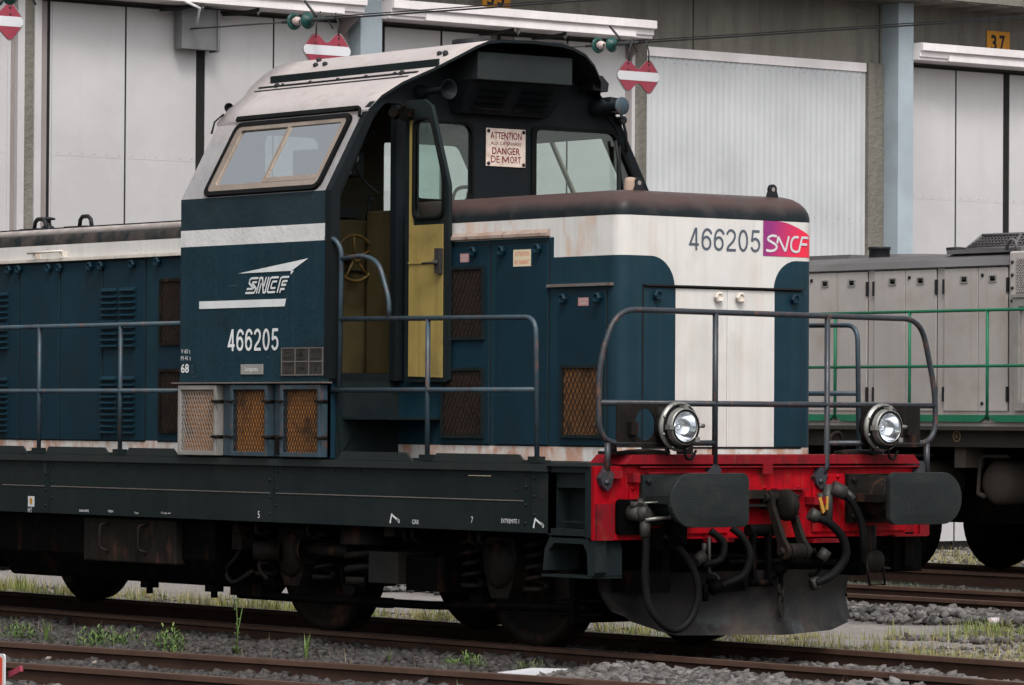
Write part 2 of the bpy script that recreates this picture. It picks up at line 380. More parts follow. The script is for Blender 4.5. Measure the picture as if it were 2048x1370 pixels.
def text(name, s, x, z, w, h, mat, parent, plane='side', d=0, shear=0, thick=0, extr=.0015):
    """lettering fitted to the box (x..x+w, z..z+h) on a plane: side faces -Y, front faces +X"""
    cu = bpy.data.curves.new(name, 'FONT'); cu.body = s; cu.size = 1; cu.extrude = 0; cu.shear = shear; cu.offset = thick; cu.resolution_u = 3
    tmp = bpy.data.objects.new('tmp', cu); col.objects.link(tmp)
    me = bpy.data.meshes.new_from_object(tmp, depsgraph=bpy.context.evaluated_depsgraph_get())
    bpy.data.objects.remove(tmp); bpy.data.curves.remove(cu)
    n = len(me.vertices); a = np.empty(n*3); me.vertices.foreach_get('co', a); a = a.reshape(-1, 3)
    lo = a.min(0); hi = a.max(0)
    q = (a-lo)/np.maximum(hi-lo, 1e-6)
    U = x+q[:, 0]*w; Z = z+q[:, 1]*h
    b = np.zeros_like(a); b[:, 2] = Z
    if plane == 'side': b[:, 0] = U; b[:, 1] = d
    else: b[:, 1] = U; b[:, 0] = d
    me.vertices.foreach_set('co', b.ravel()); me.materials.clear(); me.materials.append(MT[mat]); me.name = name; me.update()
    o = bpy.data.objects.new(name, me); col.objects.link(o)
    if parent: o.parent = parent; o.matrix_parent_inverse = parent.matrix_world.inverted()
    return o
def ribbons(mb, paths, th, f, mi=0, nudge=(0, 0, 0), k0=0):
    """flat strokes in a plane, f(u, v) -> 3D; each stroke lies a hair above the one before"""
    nz = Vector(nudge)
    for pk, p in enumerate(paths):
        L = []
        for q in p:
            q = Vector(q)
            if not L or (q-L[-1]).length > 1e-4: L.append(q)
        n = len(L); A = []; B = []
        for i in range(n):
            t0 = (L[i]-L[i-1]).normalized() if i else None; t1 = (L[i+1]-L[i]).normalized() if i < n-1 else None
            t = ((t0 or t1)+(t1 or t0)).normalized(); nn = Vector((-t.y, t.x)); k = 1
            if t0 and t1: k = 1/max(.5, nn.dot(Vector((-t1.y, t1.x))))
            A.append(L[i]+nn*th/2*k); B.append(L[i]-nn*th/2*k)
        mb.add([Vector(f(*q))+nz*(pk+k0) for q in A]+[Vector(f(*q))+nz*(pk+k0) for q in B], [(i, i+1, n+i+1, n+i) for i in range(n-1)], mi)
def expanded(mb, u0, u1, v0, v1, cu, cv, f, w=.006, t=.003, mi=0):
    """expanded-metal lattice of diamonds as thin raised strips, f(u, v, depth)"""
    nu = max(2, round((u1-u0)/cu)); cu = (u1-u0)/nu; nv = max(2, round((v1-v0)/cv)); cv = (v1-v0)/nv
    for i in range(nu+1):
        for sgn in (1, -1):
            pts = []
            for j in range(2*nv+1):
                off = (cu/2 if (j % 2) else 0)*sgn
                pts.append((min(max(u0+i*cu+off, u0), u1), v0+j*cv/2))
            n = len(pts)
            vs = [f(p[0]-w/2, p[1], 0) for p in pts]+[f(p[0]+w/2, p[1], 0) for p in pts]+[f(p[0]-w/2, p[1], -t) for p in pts]+[f(p[0]+w/2, p[1], -t) for p in pts]
            fs = []
            for k in range(n-1): fs += [(k, k+1, n+k+1, n+k), (k, 2*n+k, 2*n+k+1, k+1), (n+k, n+k+1, 3*n+k+1, 3*n+k)]
            mb.add(vs, fs, mi)

def digits(name, s, x, z, w, h, th, mat, parent, plane, d):
    """narrow grotesque numerals drawn as strokes; (x, z) is the lower left corner of the whole number"""
    n = len(s); cw = w/n; ww = cw*.80; mb = MB()
    def E(cx, cy, rx, ry, a0, a1, k=14): return [(cx+rx*math.cos(R(a0+(a1-a0)*i/k)), cy+ry*math.sin(R(a0+(a1-a0)*i/k))) for i in range(k+1)]
    t = th/h/2; u = th/ww/2
    G = {'4': [[(.98, .25), (u, .25), (.66, 1-t*.4)], [(.72, .0), (.72, 1.0)]],
         '6': [E(.5, .33, .5-u, .33-t, 0, 360, 26), E(.56, .64, .56-u, .36-t, 20, 90, 8)+E(.56, .5, .56-u, .5-t, 90, 182, 14)+[(u, .34)]],
         '2': [E(.5, .70, .5-u, .30-t, 170, -30, 18)+[(.70, .44), (.25, .22), (u, t)], [(u*.6, t), (1, t)]],
         '0': [E(.5, .5, .5-u, .5-t, 0, 360, 30)],
         '5': [[(.92, 1-t), (.24, 1-t), (.14, .50)], [(.13, .48)]+E(.48, .33, .52-u, .33-t, 132, -158, 22)]}
    for i, c in enumerate(s):
        ox = x+i*cw+(cw-ww)/2
        f = (lambda p, q, ox=ox: (ox+p*ww, d, z+q*h)) if plane == 'side' else (lambda p, q, ox=ox: (d, ox+p*ww, z+q*h))
        nd = (0, -.0006, 0) if plane == 'side' else (.0006, 0, 0)
        for pk, path in enumerate(G[c]):
            # strokes are built in metric space so that their width stays even
            P = [(p*ww, q*h) for p, q in path]
            ribbons(mb, [P], th, (lambda p, q, ox=ox: (ox+p, d, z+q)) if plane == 'side' else (lambda p, q, ox=ox: (d, ox+p, z+q)), 0, nd, pk)
    return mb.build(name, mat, parent)
def V(*a): return Vector(a)
def smooth_path(pts, n=6):
    P = [Vector(p) for p in pts]; P = [P[0]*2-P[1]]+P+[P[-1]*2-P[-2]]; out = []
    for i in range(1, len(P)-2):
        for k in range(n):
            t = k/n; a, b, c, d = P[i-1:i+3]
            out.append(((b*2)+(c-a)*t+(a*2-b*5+c*4-d)*t*t+(b*3-a-c*3+d)*t**3)/2)
    out.append(P[-2]); return out
def boolean(o, cutter, mode='DIFFERENCE'):
    m = o.modifiers.new('cut', 'BOOLEAN'); m.operation = mode; m.solver = 'EXACT'; m.object = cutter; m.material_mode = 'TRANSFER'
    dg = bpy.context.evaluated_depsgraph_get(); dg.update()
    me = bpy.data.meshes.new_from_object(o.evaluated_get(dg)); o.modifiers.clear(); old = o.data; o.data = me; me.name = old.name
    bpy.data.objects.remove(cutter)
def bent(pts, r, n=5):
    """polyline with rounded corners in 3D"""
    P = [Vector(p) for p in pts]; out = [P[0]]
    for i in range(1, len(P)-1):
        u = (P[i-1]-P[i]); v = (P[i+1]-P[i]); rr = min(r, u.length*.49, v.length*.49); u.normalize(); v.normalize()
        a = P[i]+u*rr; b = P[i]+v*rr
        for k in range(n+1):
            t = k/n; out.append(a*(1-t)**2+P[i]*2*t*(1-t)+b*t*t)
    return out+[P[-1]]

LOCO = empty('shunting_locomotive', (-7.4, 0, 0), 'dark blue and white diesel shunting locomotive with open yellow cab door and red buffer beam', 'locomotive')
def P_(mb, name, mat, parent=None, **k): return mb.build(name, mat, parent or LOCO, **k)

# ---------------- underframe
fr = MB()
fr.box(-14.75, -.62, -1.465, -1.42, .80, 1.20).box(-14.75, -.05, 1.42, 1.465, .80, 1.20)
fr.box(-14.75, -.03, -1.42, 1.42, 1.10, 1.24)
fr.box(-.62, -.43, -1.465, -1.42, .80, 1.20).box(-.075, -.012, -1.465, -1.0, .78, 1.24)
fr.box(-.43, -.075, -1.465, -1.40, .79, .835).box(-.43, -.075, -1.465, -1.40, 1.20, 1.238)
fr.box(-.43, -.075, -1.30, -1.27, .835, 1.20).box(-.46, -.43, -1.465, -1.27, .79, 1.20)
fr.box(-.43, -.075, -1.46, -1.30, .775, .79)
fr.box(-.40, -.10, -1.42, -1.41, .875, .885)
frame = P_(fr, 'frame', 'frame')
b = MB(); b.box(-14.75, -.46, -1.49, -1.40, 1.203, 1.252).box(-14.75, -.05, 1.40, 1.49, 1.203, 1.252); b.box(-.46, -.02, -1.485, -1.40, 1.24, 1.256)
P_(b, 'deck_edge', 'framelite', frame)
b = MB()
for x0, x1 in ((-7.32, -6.70), (-6.60, -3.65), (-3.57, -.72)):
    b.box(x0, x1, -1.470, -1.466, 1.004, 1.011)
P_(b, 'crease_line', 'trimdark', frame)
b = MB()
for x in (-6.64, -3.61, -.65):
    b.box(x-.004, x+.004, -1.4685, -1.466, .81, 1.195)
    for k in range(6):
        b.lathe((x+.045*(1 if k % 2 else -1), -1.465, .86+.06*k), (0, -1, 0), [(.011, 0), (.011, .006), (.0, .009)], 6)
x = -7.2
while x < -.6: b.lathe((x, -1.465, 1.178), (0, -1, 0), [(.009, 0), (.009, .005), (0, .008)], 6); x += .31
P_(b, 'rivet_row', 'frame', frame)
b = MB()
for x in (-6.79, -6.46, -3.80, -3.47, -.80): b.prism([(x-.028, 1.093), (x+.028, 1.093), (x+.022, 1.072), (x-.022, 1.072)], 'Y', -1.4675, -1.466)
b.prism([(-.52+.045*math.cos(a*.5236), 1.08+.062*math.sin(a*.5236)) for a in range(12)], 'Y', -1.4675, -1.466)
P_(b, 'slot', 'ink', frame)
def mark(s, x, z, w, h, mat='whitemark'): text('lettering', s, x, z, w, h, mat, frame, 'side', -1.4675, extr=0)
mark('5', -3.80, .825, .022, .05); mark('7', -1.285, .85, .022, .04); mark('GRR', -1.945, .825, .075, .032); mark('EXTREMITE 1', -.955, .857, .19, .028)
mark('SABLIERE', -6.2, .82, .14, .018); mark('FREIN', -5.79, .825, .07, .016); mark('Frein', -5.42, .82, .05, .016); mark('Purge air', -5.06, .825, .13, .018)
mark('HT', -6.94, .80, .06, .035)
b = MB()
for x, z in ((-2.15, .83), (-.56, .835)):
    ribbons(b, [[(x-.05, z), (x-.03, z+.055), (x+.055, z+.012)], [(x+.05, z), (x+.055, z+.016), (x+.03, z+.03)]], .014, lambda u, v: (u, -1.4685, v))
    b.prism([(x-.055, z-.004), (x-.04, z-.004), (x-.038, z+.02), (x-.05, z+.02)], 'Y', -1.4682, -1.4672)
P_(b, 'jacking_mark', 'whitemark', frame)
b = MB(); b.box(-6.94, -6.85, -1.4685, -1.466, .845, .925); bb = P_(b, 'warning_label', 'signwhite', frame)
b = MB(); b.prism([(-6.895+.022*math.cos(a*.7854), .887+.028*math.sin(a*.7854)) for a in range(8)], 'Y', -1.4695, -1.4686); P_(b, 'warning_dot', 'orange', frame)
b = MB(); b.box(-6.72, -6.67, -1.468, -1.466, 1.105, 1.185); P_(b, 'inspection_label', 'framelite', frame)
b = MB(); b.box(-1.32, -1.07, -1.468, -1.466, 1.164, 1.168); P_(b, 'scratch_mark', 'sticker', frame)
# kick plates along the walkway edge
for x0, x1 in ((-9.3, -8.4), (-7.95, -6.98), (-6.67, -5.80), (-5.53, -4.86), (-2.80, -1.97), (-1.70, -.72)):
    b = MB(); b.prism([(x0-.02, 1.256), (x1+.02, 1.256), (x1-.05, 1.312), (x0+.03, 1.312)], 'Y', -1.472, -1.455); P_(b, 'kick_plate', 'framelite')
# white skirt lives in the bonnet livery; walkway decking
b = MB(); b.box(-14.6, -.06, -1.40, 1.40, 1.243, 1.262); P_(b, 'walkway_deck', 'framelite')

# ---------------- buffer beam
b = MB(); b.box(-.012, .028, -1.468, 1.468, .765, 1.245)
b.box(.028, .045, -1.19, -.35, .80, 1.19).box(.028, .045, .40, 1.25, .80, 1.19)
beam = P_(b, 'buffer_beam', 'red', bevel=.004)
b = MB(); b.prism([(-1.26, 1.255), (1.36, 1.255), (1.30, 1.318), (-1.19, 1.318)], 'X', -.30, .075); b.box(.03, .07, -1.12, 1.36, 1.232, 1.243); P_(b, 'beam_cap', 'reddark', beam, bevel=.004)
b = MB()
for y in [-1.16+.11*i for i in range(9)]+[.42+.1*i for i in range(9)]: b.lathe((.045, y, 1.172), (1, 0, 0), [(.014, 0), (.014, .008), (0, .012)], 6)
for y in (-1.17, -.02, .28, .5):
    for z in (.84, .93, 1.10): b.lathe((.045 if y < -.1 or y > .4 else .028, y, z), (1, 0, 0), [(.014, 0), (.014, .008), (0, .012)], 6)
P_(b, 'bolt_row', 'red', beam)
b = MB(); b.box(.028, .075, -1.05, -.55, 1.195, 1.205); b.box(.028, .07, -1.38, -1.27, 1.165, 1.215); b.box(.03, .09, -1.2, -1.14, 1.14, 1.2); b.box(.075, .09, -.08, .0, 1.19, 1.26)
b.box(.028, .09, .04, .32, 1.085, 1.095); b.box(.028, .12, -.55, -.36, .745, .775); b.box(.028, .14, .32, .6, .73, .755); b.box(.028, .10, 1.10, 1.4, .762, .775)
b.box(.03, .13, .34, .44, .985, 1.035)
P_(b, 'beam_bracket', 'reddark', beam)
b = MB(); b.box(.028, .055, -1.467, -1.33, .765, 1.0); b.box(.028, .05, 1.38, 1.467, .765, .86); P_(b, 'corner_plate', 'reddark', beam)

# ---------------- buffers
for sy in (-1, 1):
    yc = .90*sy
    bf = MB(); bf.box(.045, .085, yc-.215, yc+.215, .86, 1.19)
    for dy in (-.17, .17):
        for dz in (.9, 1.15): bf.lathe((.085, yc+dy, dz), (1, 0, 0), [(.022, 0), (.022, .018), (0, .022)], 6)
    bf.lathe((.085, yc, 1.03), (1, 0, 0), [(.155, 0), (.15, .05), (.145, .26), (.13, .27), (.115, .27), (.115, .44)], 24)
    bf.box(.10, .36, yc-.20, yc-.12, 1.0, 1.06)
    body = P_(bf, 'buffer', 'dark2' if sy > 0 else 'buffer', bevel=.004)
    def hy(v): return sy*v
    o_ = arc(1.09, 1.03, .175, -75, 75, 12)
    pts = [(.64, .87), (.62, .89), (.62, 1.17), (.64, 1.195), (.66, 1.203)]; pts = arc(.67, .907, .05, 270, 180, 4)+arc(.67, 1.155, .05, 180, 90, 4)
    out_ = [(p[0]*sy, p[1]) for p in pts[::1]] + [(p[0]*sy, p[1]) for p in arc(1.105, 1.031, .174, 90, -90, 14)]
    cy = sum(p[0] for p in out_)/len(out_); hb = MB(); n = len(out_); vs = []
    for d, k in ((.515, .97), (.535, 1.0), (.56, 1.0), (.568, .985), (.578, .6), (.582, .001)):
        vs += [(d, .9*sy+(p[0]-.9*sy)*k, 1.03+(p[1]-1.03)*k) for p in out_]
    fs = [tuple(range(n))]+[(i*n+j, i*n+(j+1) % n, (i+1)*n+(j+1) % n, (i+1)*n+j) for i in range(5) for j in range(n)]
    hb.add(vs, fs, 0, False); P_(hb, 'buffer_head', 'buffer', body)

# ---------------- draw hook and screw coupling
b = MB(); b.box(.03, .14, -.06, .08, .96, 1.08)
b.lathe((.20, -.02, .985), (0, 1, 0), [(0, -.0), (.06, .0), (.092, .015), (.105, .035), (.105, .06), (.088, .085), (.05, .10), (0, .10)], 24)
b.box(.05, .16, -.34, -.06, 1.03, 1.085).box(.05, .15, -.34, -.06, .975, .995); b.lathe((.10, .16, 1.04), (1, 0, 0), [(.03, -.05), (.03, .02), (.018, .03), (.018, .06), (0, .065)], 6)
P_(b, 'draw_hook', 'dark2')
def bar(b, p0, p1, w0, w1, t):
    """flat forged bar lying in a plane of constant Y, with round eyes at both ends"""
    p0, p1 = V(*p0), V(*p1); d = (p1-p0).normalized(); n_ = V(d.z, 0, -d.x)
    pts = []
    for k in range(9): a = math.pi*k/8; pts.append(p0+n_*w0*math.cos(a)-d*w0*math.sin(a))
    pts.append(p0+(p1-p0)*.2-n_*w0*.55); pts.append(p0+(p1-p0)*.8-n_*w1*.6)
    for k in range(9): a = math.pi*k/8; pts.append(p1-n_*w1*math.cos(a)+d*w1*math.sin(a))
    pts.append(p0+(p1-p0)*.8+n_*w1*.6); pts.append(p0+(p1-p0)*.2+n_*w0*.55)
    b.prism([(q.x, q.z) for q in pts], 'Y', p0.y-t/2, p0.y+t/2)
b = MB(); bar(b, (.15, -.085, 1.035), (.31, -.085, .685), .046, .055, .034); bar(b, (.15, .10, 1.0), (.30, .10, .685), .046, .055, .034)
b.cyl((.15, -.13, 1.035), (.15, .0, 1.035), .032, 12); b.cyl((.305, -.13, .685), (.305, .15, .685), .026, 12); b.cyl((.305, -.05, .685), (.305, .075, .685), .052, 14)
b.tube([(.31, .15, .685), (.33, .165, .70), (.33, .17, .67)], .006, 6)
P_(b, 'screw_coupling', 'dark2', bevel=.004)
b = MB(); b.cyl((.15, -.27, .82), (.15, -.05, .82), .042, 14)
for y in (-.235, -.10): bar(b, (.16, y, .79), (.17, y, .49), .030, .034, .030)
b.cyl((.17, -.26, .475), (.17, -.07, .475), .026, 10); b.tube([(.29, .0, .66), (.25, -.04, .60), (.21, -.07, .54), (.17, -.10, .50)], [.035, .024, .024, .03], 8); b.lathe((.23, -.05, .57), (.6, .35, .75), [(0, -.03), (.045, -.025), (.045, .025), (0, .03)], 10)
b.tube([(.2, -.02, .55), (.2, -.02, .46)], .018, 6)
cpl = P_(b, 'coupling_link', 'dark', bevel=.003)
b = MB()
def link(c, w, h, r, rot):
    b = MB(); ps = [(c[0]+math.sin(rot)*w*math.cos(t), c[1]+math.cos(rot)*w*math.cos(t), c[2]+h*math.sin(t)) for t in [k*math.pi/8 for k in range(16)]]; b.tube(ps, r, 6, closed=True); P_(b, 'chain_link', 'dark2', cpl)
link((.2, -.02, .435), .024, .032, .010, 0); link((.2, -.02, .385), .02, .03, .008, 1.4); link((.2, -.018, .31), .022, .060, .009, 0)

# ---------------- brake hoses
def hose(pts, r, mat='rubber', fit=None):
    b = MB(); b.tube(smooth_path(pts, 7), r, 10); h = P_(b, 'brake_hose', mat)
    return h
def fitting(parent, parts, mat='brass'):
    b = MB()
    for p in parts: b.cyl(*p)
    return P_(b, 'hose_fitting', mat, parent)
h = hose([(.17, -1.165, .86), (.18, -1.165, .72), (.18, -1.17, .5), (.2, -1.13, .31), (.24, -.99, .19), (.26, -.86, .25), (.26, -.79, .42), (.23, -.82, .60), (.16, -.92, .75), (.09, -.98, .80)], .0255)
fitting(h, [((.17, -1.165, .79), (.17, -1.165, .90), .036, 10), ((.06, -1.20, .94), (.15, -1.18, .94), .05, 14), ((.15, -1.18, .94), (.21, -1.17, .945), .034, 8), ((.1, -1.23, 1.00), (.17, -1.15, .985), .022, 8), ((.12, -1.16, 1.02), (.16, -1.20, .99), .026, 6), ((.08, -1.10, .93), (.12, -1.05, .92), .03, 8), ((.17, -1.165, .90), (.15, -1.18, .98), .045, 10)])
b = MB(); b.tube([(.2, -1.19, .90), (.24, -1.02, .915)], [.014, .010], 8); b.lathe((.24, -1.02, .915), (0, 1, 0), [(.0, -.012), (.016, 0), (0, .012)], 8); b.tube([(.2, -1.2, 1.01), (.22, -1.06, 1.015)], .006, 6); P_(b, 'tap_lever', 'steel', h)
b = MB(); b.prism(rrect(-1.30, -1.06, .80, 1.03, .03), 'X', .03, .06); P_(b, 'tap_plate', 'dark', h)
h = hose([(.16, -.42, .84), (.2, -.36, .78), (.22, -.31, .66), (.2, -.35, .53), (.15, -.47, .47), (.12, -.53, .44)], .0255)
fitting(h, [((.12, -.56, .43), (.14, -.49, .47), .04, 10), ((.11, -.60, .36), (.11, -.60, .47), .02, 8)], 'dark')
h = hose([(.1, -.55, .82), (.14, -.47, .74), (.14, -.50, .63), (.1, -.62, .60)], .025)
fitting(h, [((.11, -.69, .62), (.11, -.62, .66), .04, 10), ((.11, -.62, .66), (.11, -.61, .74), .016, 8)])
b = MB(); b.tube([(.1, -.56, .78), (.1, -.56, .55), (.1, -.50, .53), (.1, -.48, .51), (.1, -.48, .42)], .012, 6); P_(b, 'drain_pipe', 'brass', h)
h = hose([(.2, .28, .90), (.24, .36, .87), (.26, .47, .77), (.26, .50, .64), (.22, .42, .52), (.16, .32, .46)], .029)
fitting(h, [((.18, .25, .93), (.2, .30, .90), .045, 10), ((.14, .30, .45), (.16, .36, .47), .04, 10), ((.12, .40, .62), (.14, .44, .68), .04, 10)])
h = hose([(.14, .56, 1.08), (.18, .63, 1.0), (.2, .70, .86), (.2, .72, .72), (.15, .76, .60)], .026)
fitting(h, [((.1, .52, 1.10), (.14, .60, 1.06), .05, 10), ((.14, .60, 1.06), (.17, .64, 1.01), .04, 10), ((.08, .50, 1.12), (.08, .50, .86), .035, 10), ((.08, .43, 1.06), (.08, .46, .95), .02, 8)])
b = MB(); b.prism([(.37, 1.03), (.395, 1.035), (.43, .94), (.41, .925)], 'X', .12, .135); b.prism([(.44, 1.035), (.46, 1.04), (.455, .95), (.44, .95)], 'X', .12, .135); P_(b, 'tap_handle', 'orange', h)
b = MB(); b.box(.05, .16, -.93, -.80, .74, .88); b.box(.05, .13, -1.02, -.93, .70, .84); b.cyl((.1, -.88, .80), (.2, -.93, .75), .05, 10); P_(b, 'hose_socket', 'dark')
b = MB(); b.tube([(.1, .86, .84), (.12, .86, .60)], [.05, .035], 8); b.lathe((.14, .88, .60), (1, 0, 0), [(.0, .03), (.075, .02), (.08, -.02)], 12)
b.tube([(.14, .80, .62), (.14, .83, .44), (.14, .97, .44), (.14, .95, .60)], .010, 6); P_(b, 'electric_coupler', 'dark2')
b = MB(); b.tube([(.0, .46, .75), (.05, .47, .55), (.05, .42, .52), (.06, .36, .51)], .014, 6); b.tube([(.05, -.35, .61), (.05, .60, .60)], .022, 8); b.tube([(.05, -.75, .66), (.05, -.1, .64)], .02, 8); P_(b, 'air_pipe', 'dark')

# ---------------- snow plough (V shape) and corner steps
b = MB()
def pl(t, v):  # t -1..1 across, v 0..1 down
    y = 1.12*t; a = abs(t); x = .17-.52*a-.04*math.sin(v*math.pi)+.06*v*v
    z0 = .56-.035*a; z1 = .13 if a < .62 else .13+(a-.62)*.40
    if t > .62: z1 = .13+(a-.62)*.18
    return (x, y*(1-.06*v*(a > .9)), z0+(z1-z0)*v)
vs = [pl(-1+2*i/30, j/8) for j in range(9) for i in range(31)]; n = len(vs)
vs2 = [(p[0]-.018, p[1], p[2]) for p in vs]
fs = [(j*31+i, j*31+i+1, (j+1)*31+i+1, (j+1)*31+i) for j in range(8) for i in range(30)]
b.add(vs+vs2, fs+[tuple(n+k for k in f[::-1]) for f in fs], 0, True)
rim = [i for i in range(31)]+[j*31+30 for j in range(1, 9)]+[8*31+i for i in range(29, -1, -1)]+[j*31 for j in range(7, 0, -1)]
b.add([vs[i] for i in rim]+[vs2[i] for i in rim], [(k, (k+1) % len(rim), len(rim)+(k+1) % len(rim), len(rim)+k) for k in range(len(rim))], 0)
MP = Mat('plough_steel'); x_, y_, z_ = MP.xyz()
low = ((z_*-1+.33)*5).clamp()*.7
cc = MP.mix(MP.noise(2, detail=6, lo=.5, hi=.66)*low*.7, MP.mix(MP.noise(4, detail=5), (.006, .0055, .0055), (.011, .009, .008)), (.06, .04, .028))
cc = MP.mix(MP.noise(3, detail=7, lo=.54, hi=.62, off=6)*low*.8, cc, (.05, .065, .068))
MT['plough'] = MP.out(cc, .5, 0, .12, MP.noise(25, detail=3), .2, .004)
plo = P_(b, 'snow_plough', 'plough')
b = MB(); b.box(-.35, .03, -.9, -.84, .5, .78).box(-.35, .03, .84, .9, .5, .78); b.box(-.2, .05, -.45, .1, .42, .5); b.box(-.30, .05, -1.05, -.85, .42, .56); P_(b, 'plough_bracket', 'dark', plo)
for sy in (-1, 1):
    b = MB(); y0, y1 = sorted((sy*1.46, sy*1.20))
    b.prism([(-.52, .56), (-.50, .70), (-.44, .79), (-.075, .79), (-.04, .76), (-.02, .70), (-.02, .53), (-.05, .53), (-.06, .68), (-.10, .74), (-.40, .74), (-.46, .69), (-.475, .56)], 'Y', y0, y1)
    b.box(-.53, -.02, y0, y1, .518, .535); yf = sorted((sy*1.46, sy*1.37)) if sy < 0 else (1.26, 1.34); b.prism([(.03, .79), (.03, .56), (.0, .53), (-.02, .53), (-.02, .79)], 'Y', *yf)
    P_(b, 'corner_step', 'frame' if sy < 0 else 'dark')

# ---------------- handrails
def rail(name, paths, r, mat='railblue', closed=False):
    b = MB()
    for p in paths: b.tube(p, r, 8)
    return P_(b, name, mat)
YR = -1.43
rail('side_handrail', [bent([(-2.99, YR-.03, 2.80), (-2.90, YR-.02, 2.80), (-2.845, YR, 2.72), (-2.86, YR, 1.74)], .05),
    bent([(-2.85, YR, 2.655), (-2.58, YR, 2.675), (-2.40, YR, 2.62), (-2.28, YR, 2.36), (-2.28, YR, 2.24)], .09),
    bent([(-2.86, YR, 2.235), (-.645, YR, 2.215), (-.625, YR, 1.29)], .11), [(-2.98, YR, 1.738), (-.63, YR, 1.738)], [(-1.83, YR, 2.22), (-1.83, YR, 1.29)]], .0175)
rail('side_handrail', [[(-4.83, YR, 2.235), (-14.2, YR, 2.235)], [(-4.83, YR, 1.738), (-14.2, YR, 1.738)]]+[[(-5.69-1.16*k, YR, 2.23), (-5.69-1.16*k, YR, 1.29)] for k in range(8)], .0175)
rail('side_handrail', [[(-4.83, -YR, 2.235), (-14.2, -YR, 2.235)], [(-4.83, -YR, 1.738), (-14.2, -YR, 1.738)]]+[[(-5.69-1.16*k, -YR, 2.23), (-5.69-1.16*k, -YR, 1.29)] for k in range(8)], .0175)
rail('side_handrail', [bent([(-2.86, -YR, 2.235), (-.645, -YR, 2.215), (-.625, -YR, 1.29)], .11), [(-2.98, -YR, 1.738), (-.63, -YR, 1.738)], [(-1.83, -YR, 2.22), (-1.83, -YR, 1.29)]], .0175)
b = MB()
for sy in (-1, 1):
    for x in [-1.83, -.63]+[-5.69-1.16*k for k in range(8)]: b.box(x-.09, x+.09, sy*1.43-.05, sy*1.43+.05, 1.256, 1.276); b.box(x-.05, x+.05, sy*1.43-.035, sy*1.43+.035, 1.276, 1.30)
P_(b, 'post_foot', 'frame', frame)
XR = .07
fl = [(XR, -.49, 1.395), (XR, -1.30, 1.395), (XR, -1.47, 1.45), (XR, -1.475, 1.9), (XR, -1.33, 2.24), (XR, -1.22, 2.258), (XR, 1.25, 2.250), (XR, 1.36, 2.235), (XR, 1.495, 1.78), (XR, 1.50, 1.50), (XR, 1.40, 1.395), (XR, .50, 1.395)]
frl = rail('front_handrail', mat='raildark', r=.0195, paths=[bent([fl[0], (XR, -1.475, 1.395), (XR, -1.475, 1.92), (XR, -1.33, 2.258), (XR, 1.36, 2.245), (XR, 1.50, 1.74), (XR, 1.50, 1.395), fl[-1]], .16, 7),
    [(XR, -1.47, 1.653), (XR, 1.49, 1.653)], [(XR, -.49, 2.25), (XR, -.49, 1.26)], [(XR, .50, 2.25), (XR, .50, 1.24), (XR-.01, .48, 1.19)], [(XR, -1.40, 1.395), (XR, -1.40, 1.22)], [(XR, 1.42, 1.395), (XR, 1.42, 1.18)]])
b = MB()
for y, z in ((-1.40, 1.17), (-.49, 1.2), (.45, 1.17), (1.38, 1.2)):
    b.prism([(y, z+.075), (y+.055, z+.02), (y+.03, z-.06), (y, z-.085), (y-.04, z-.05), (y-.06, z)], 'X', .03, .075); b.lathe((.075, y-.01, z-.03), (1, 0, 0), [(.018, 0), (.018, .012), (0, .016)], 8)
P_(b, 'rail_foot', 'raildark', frl)

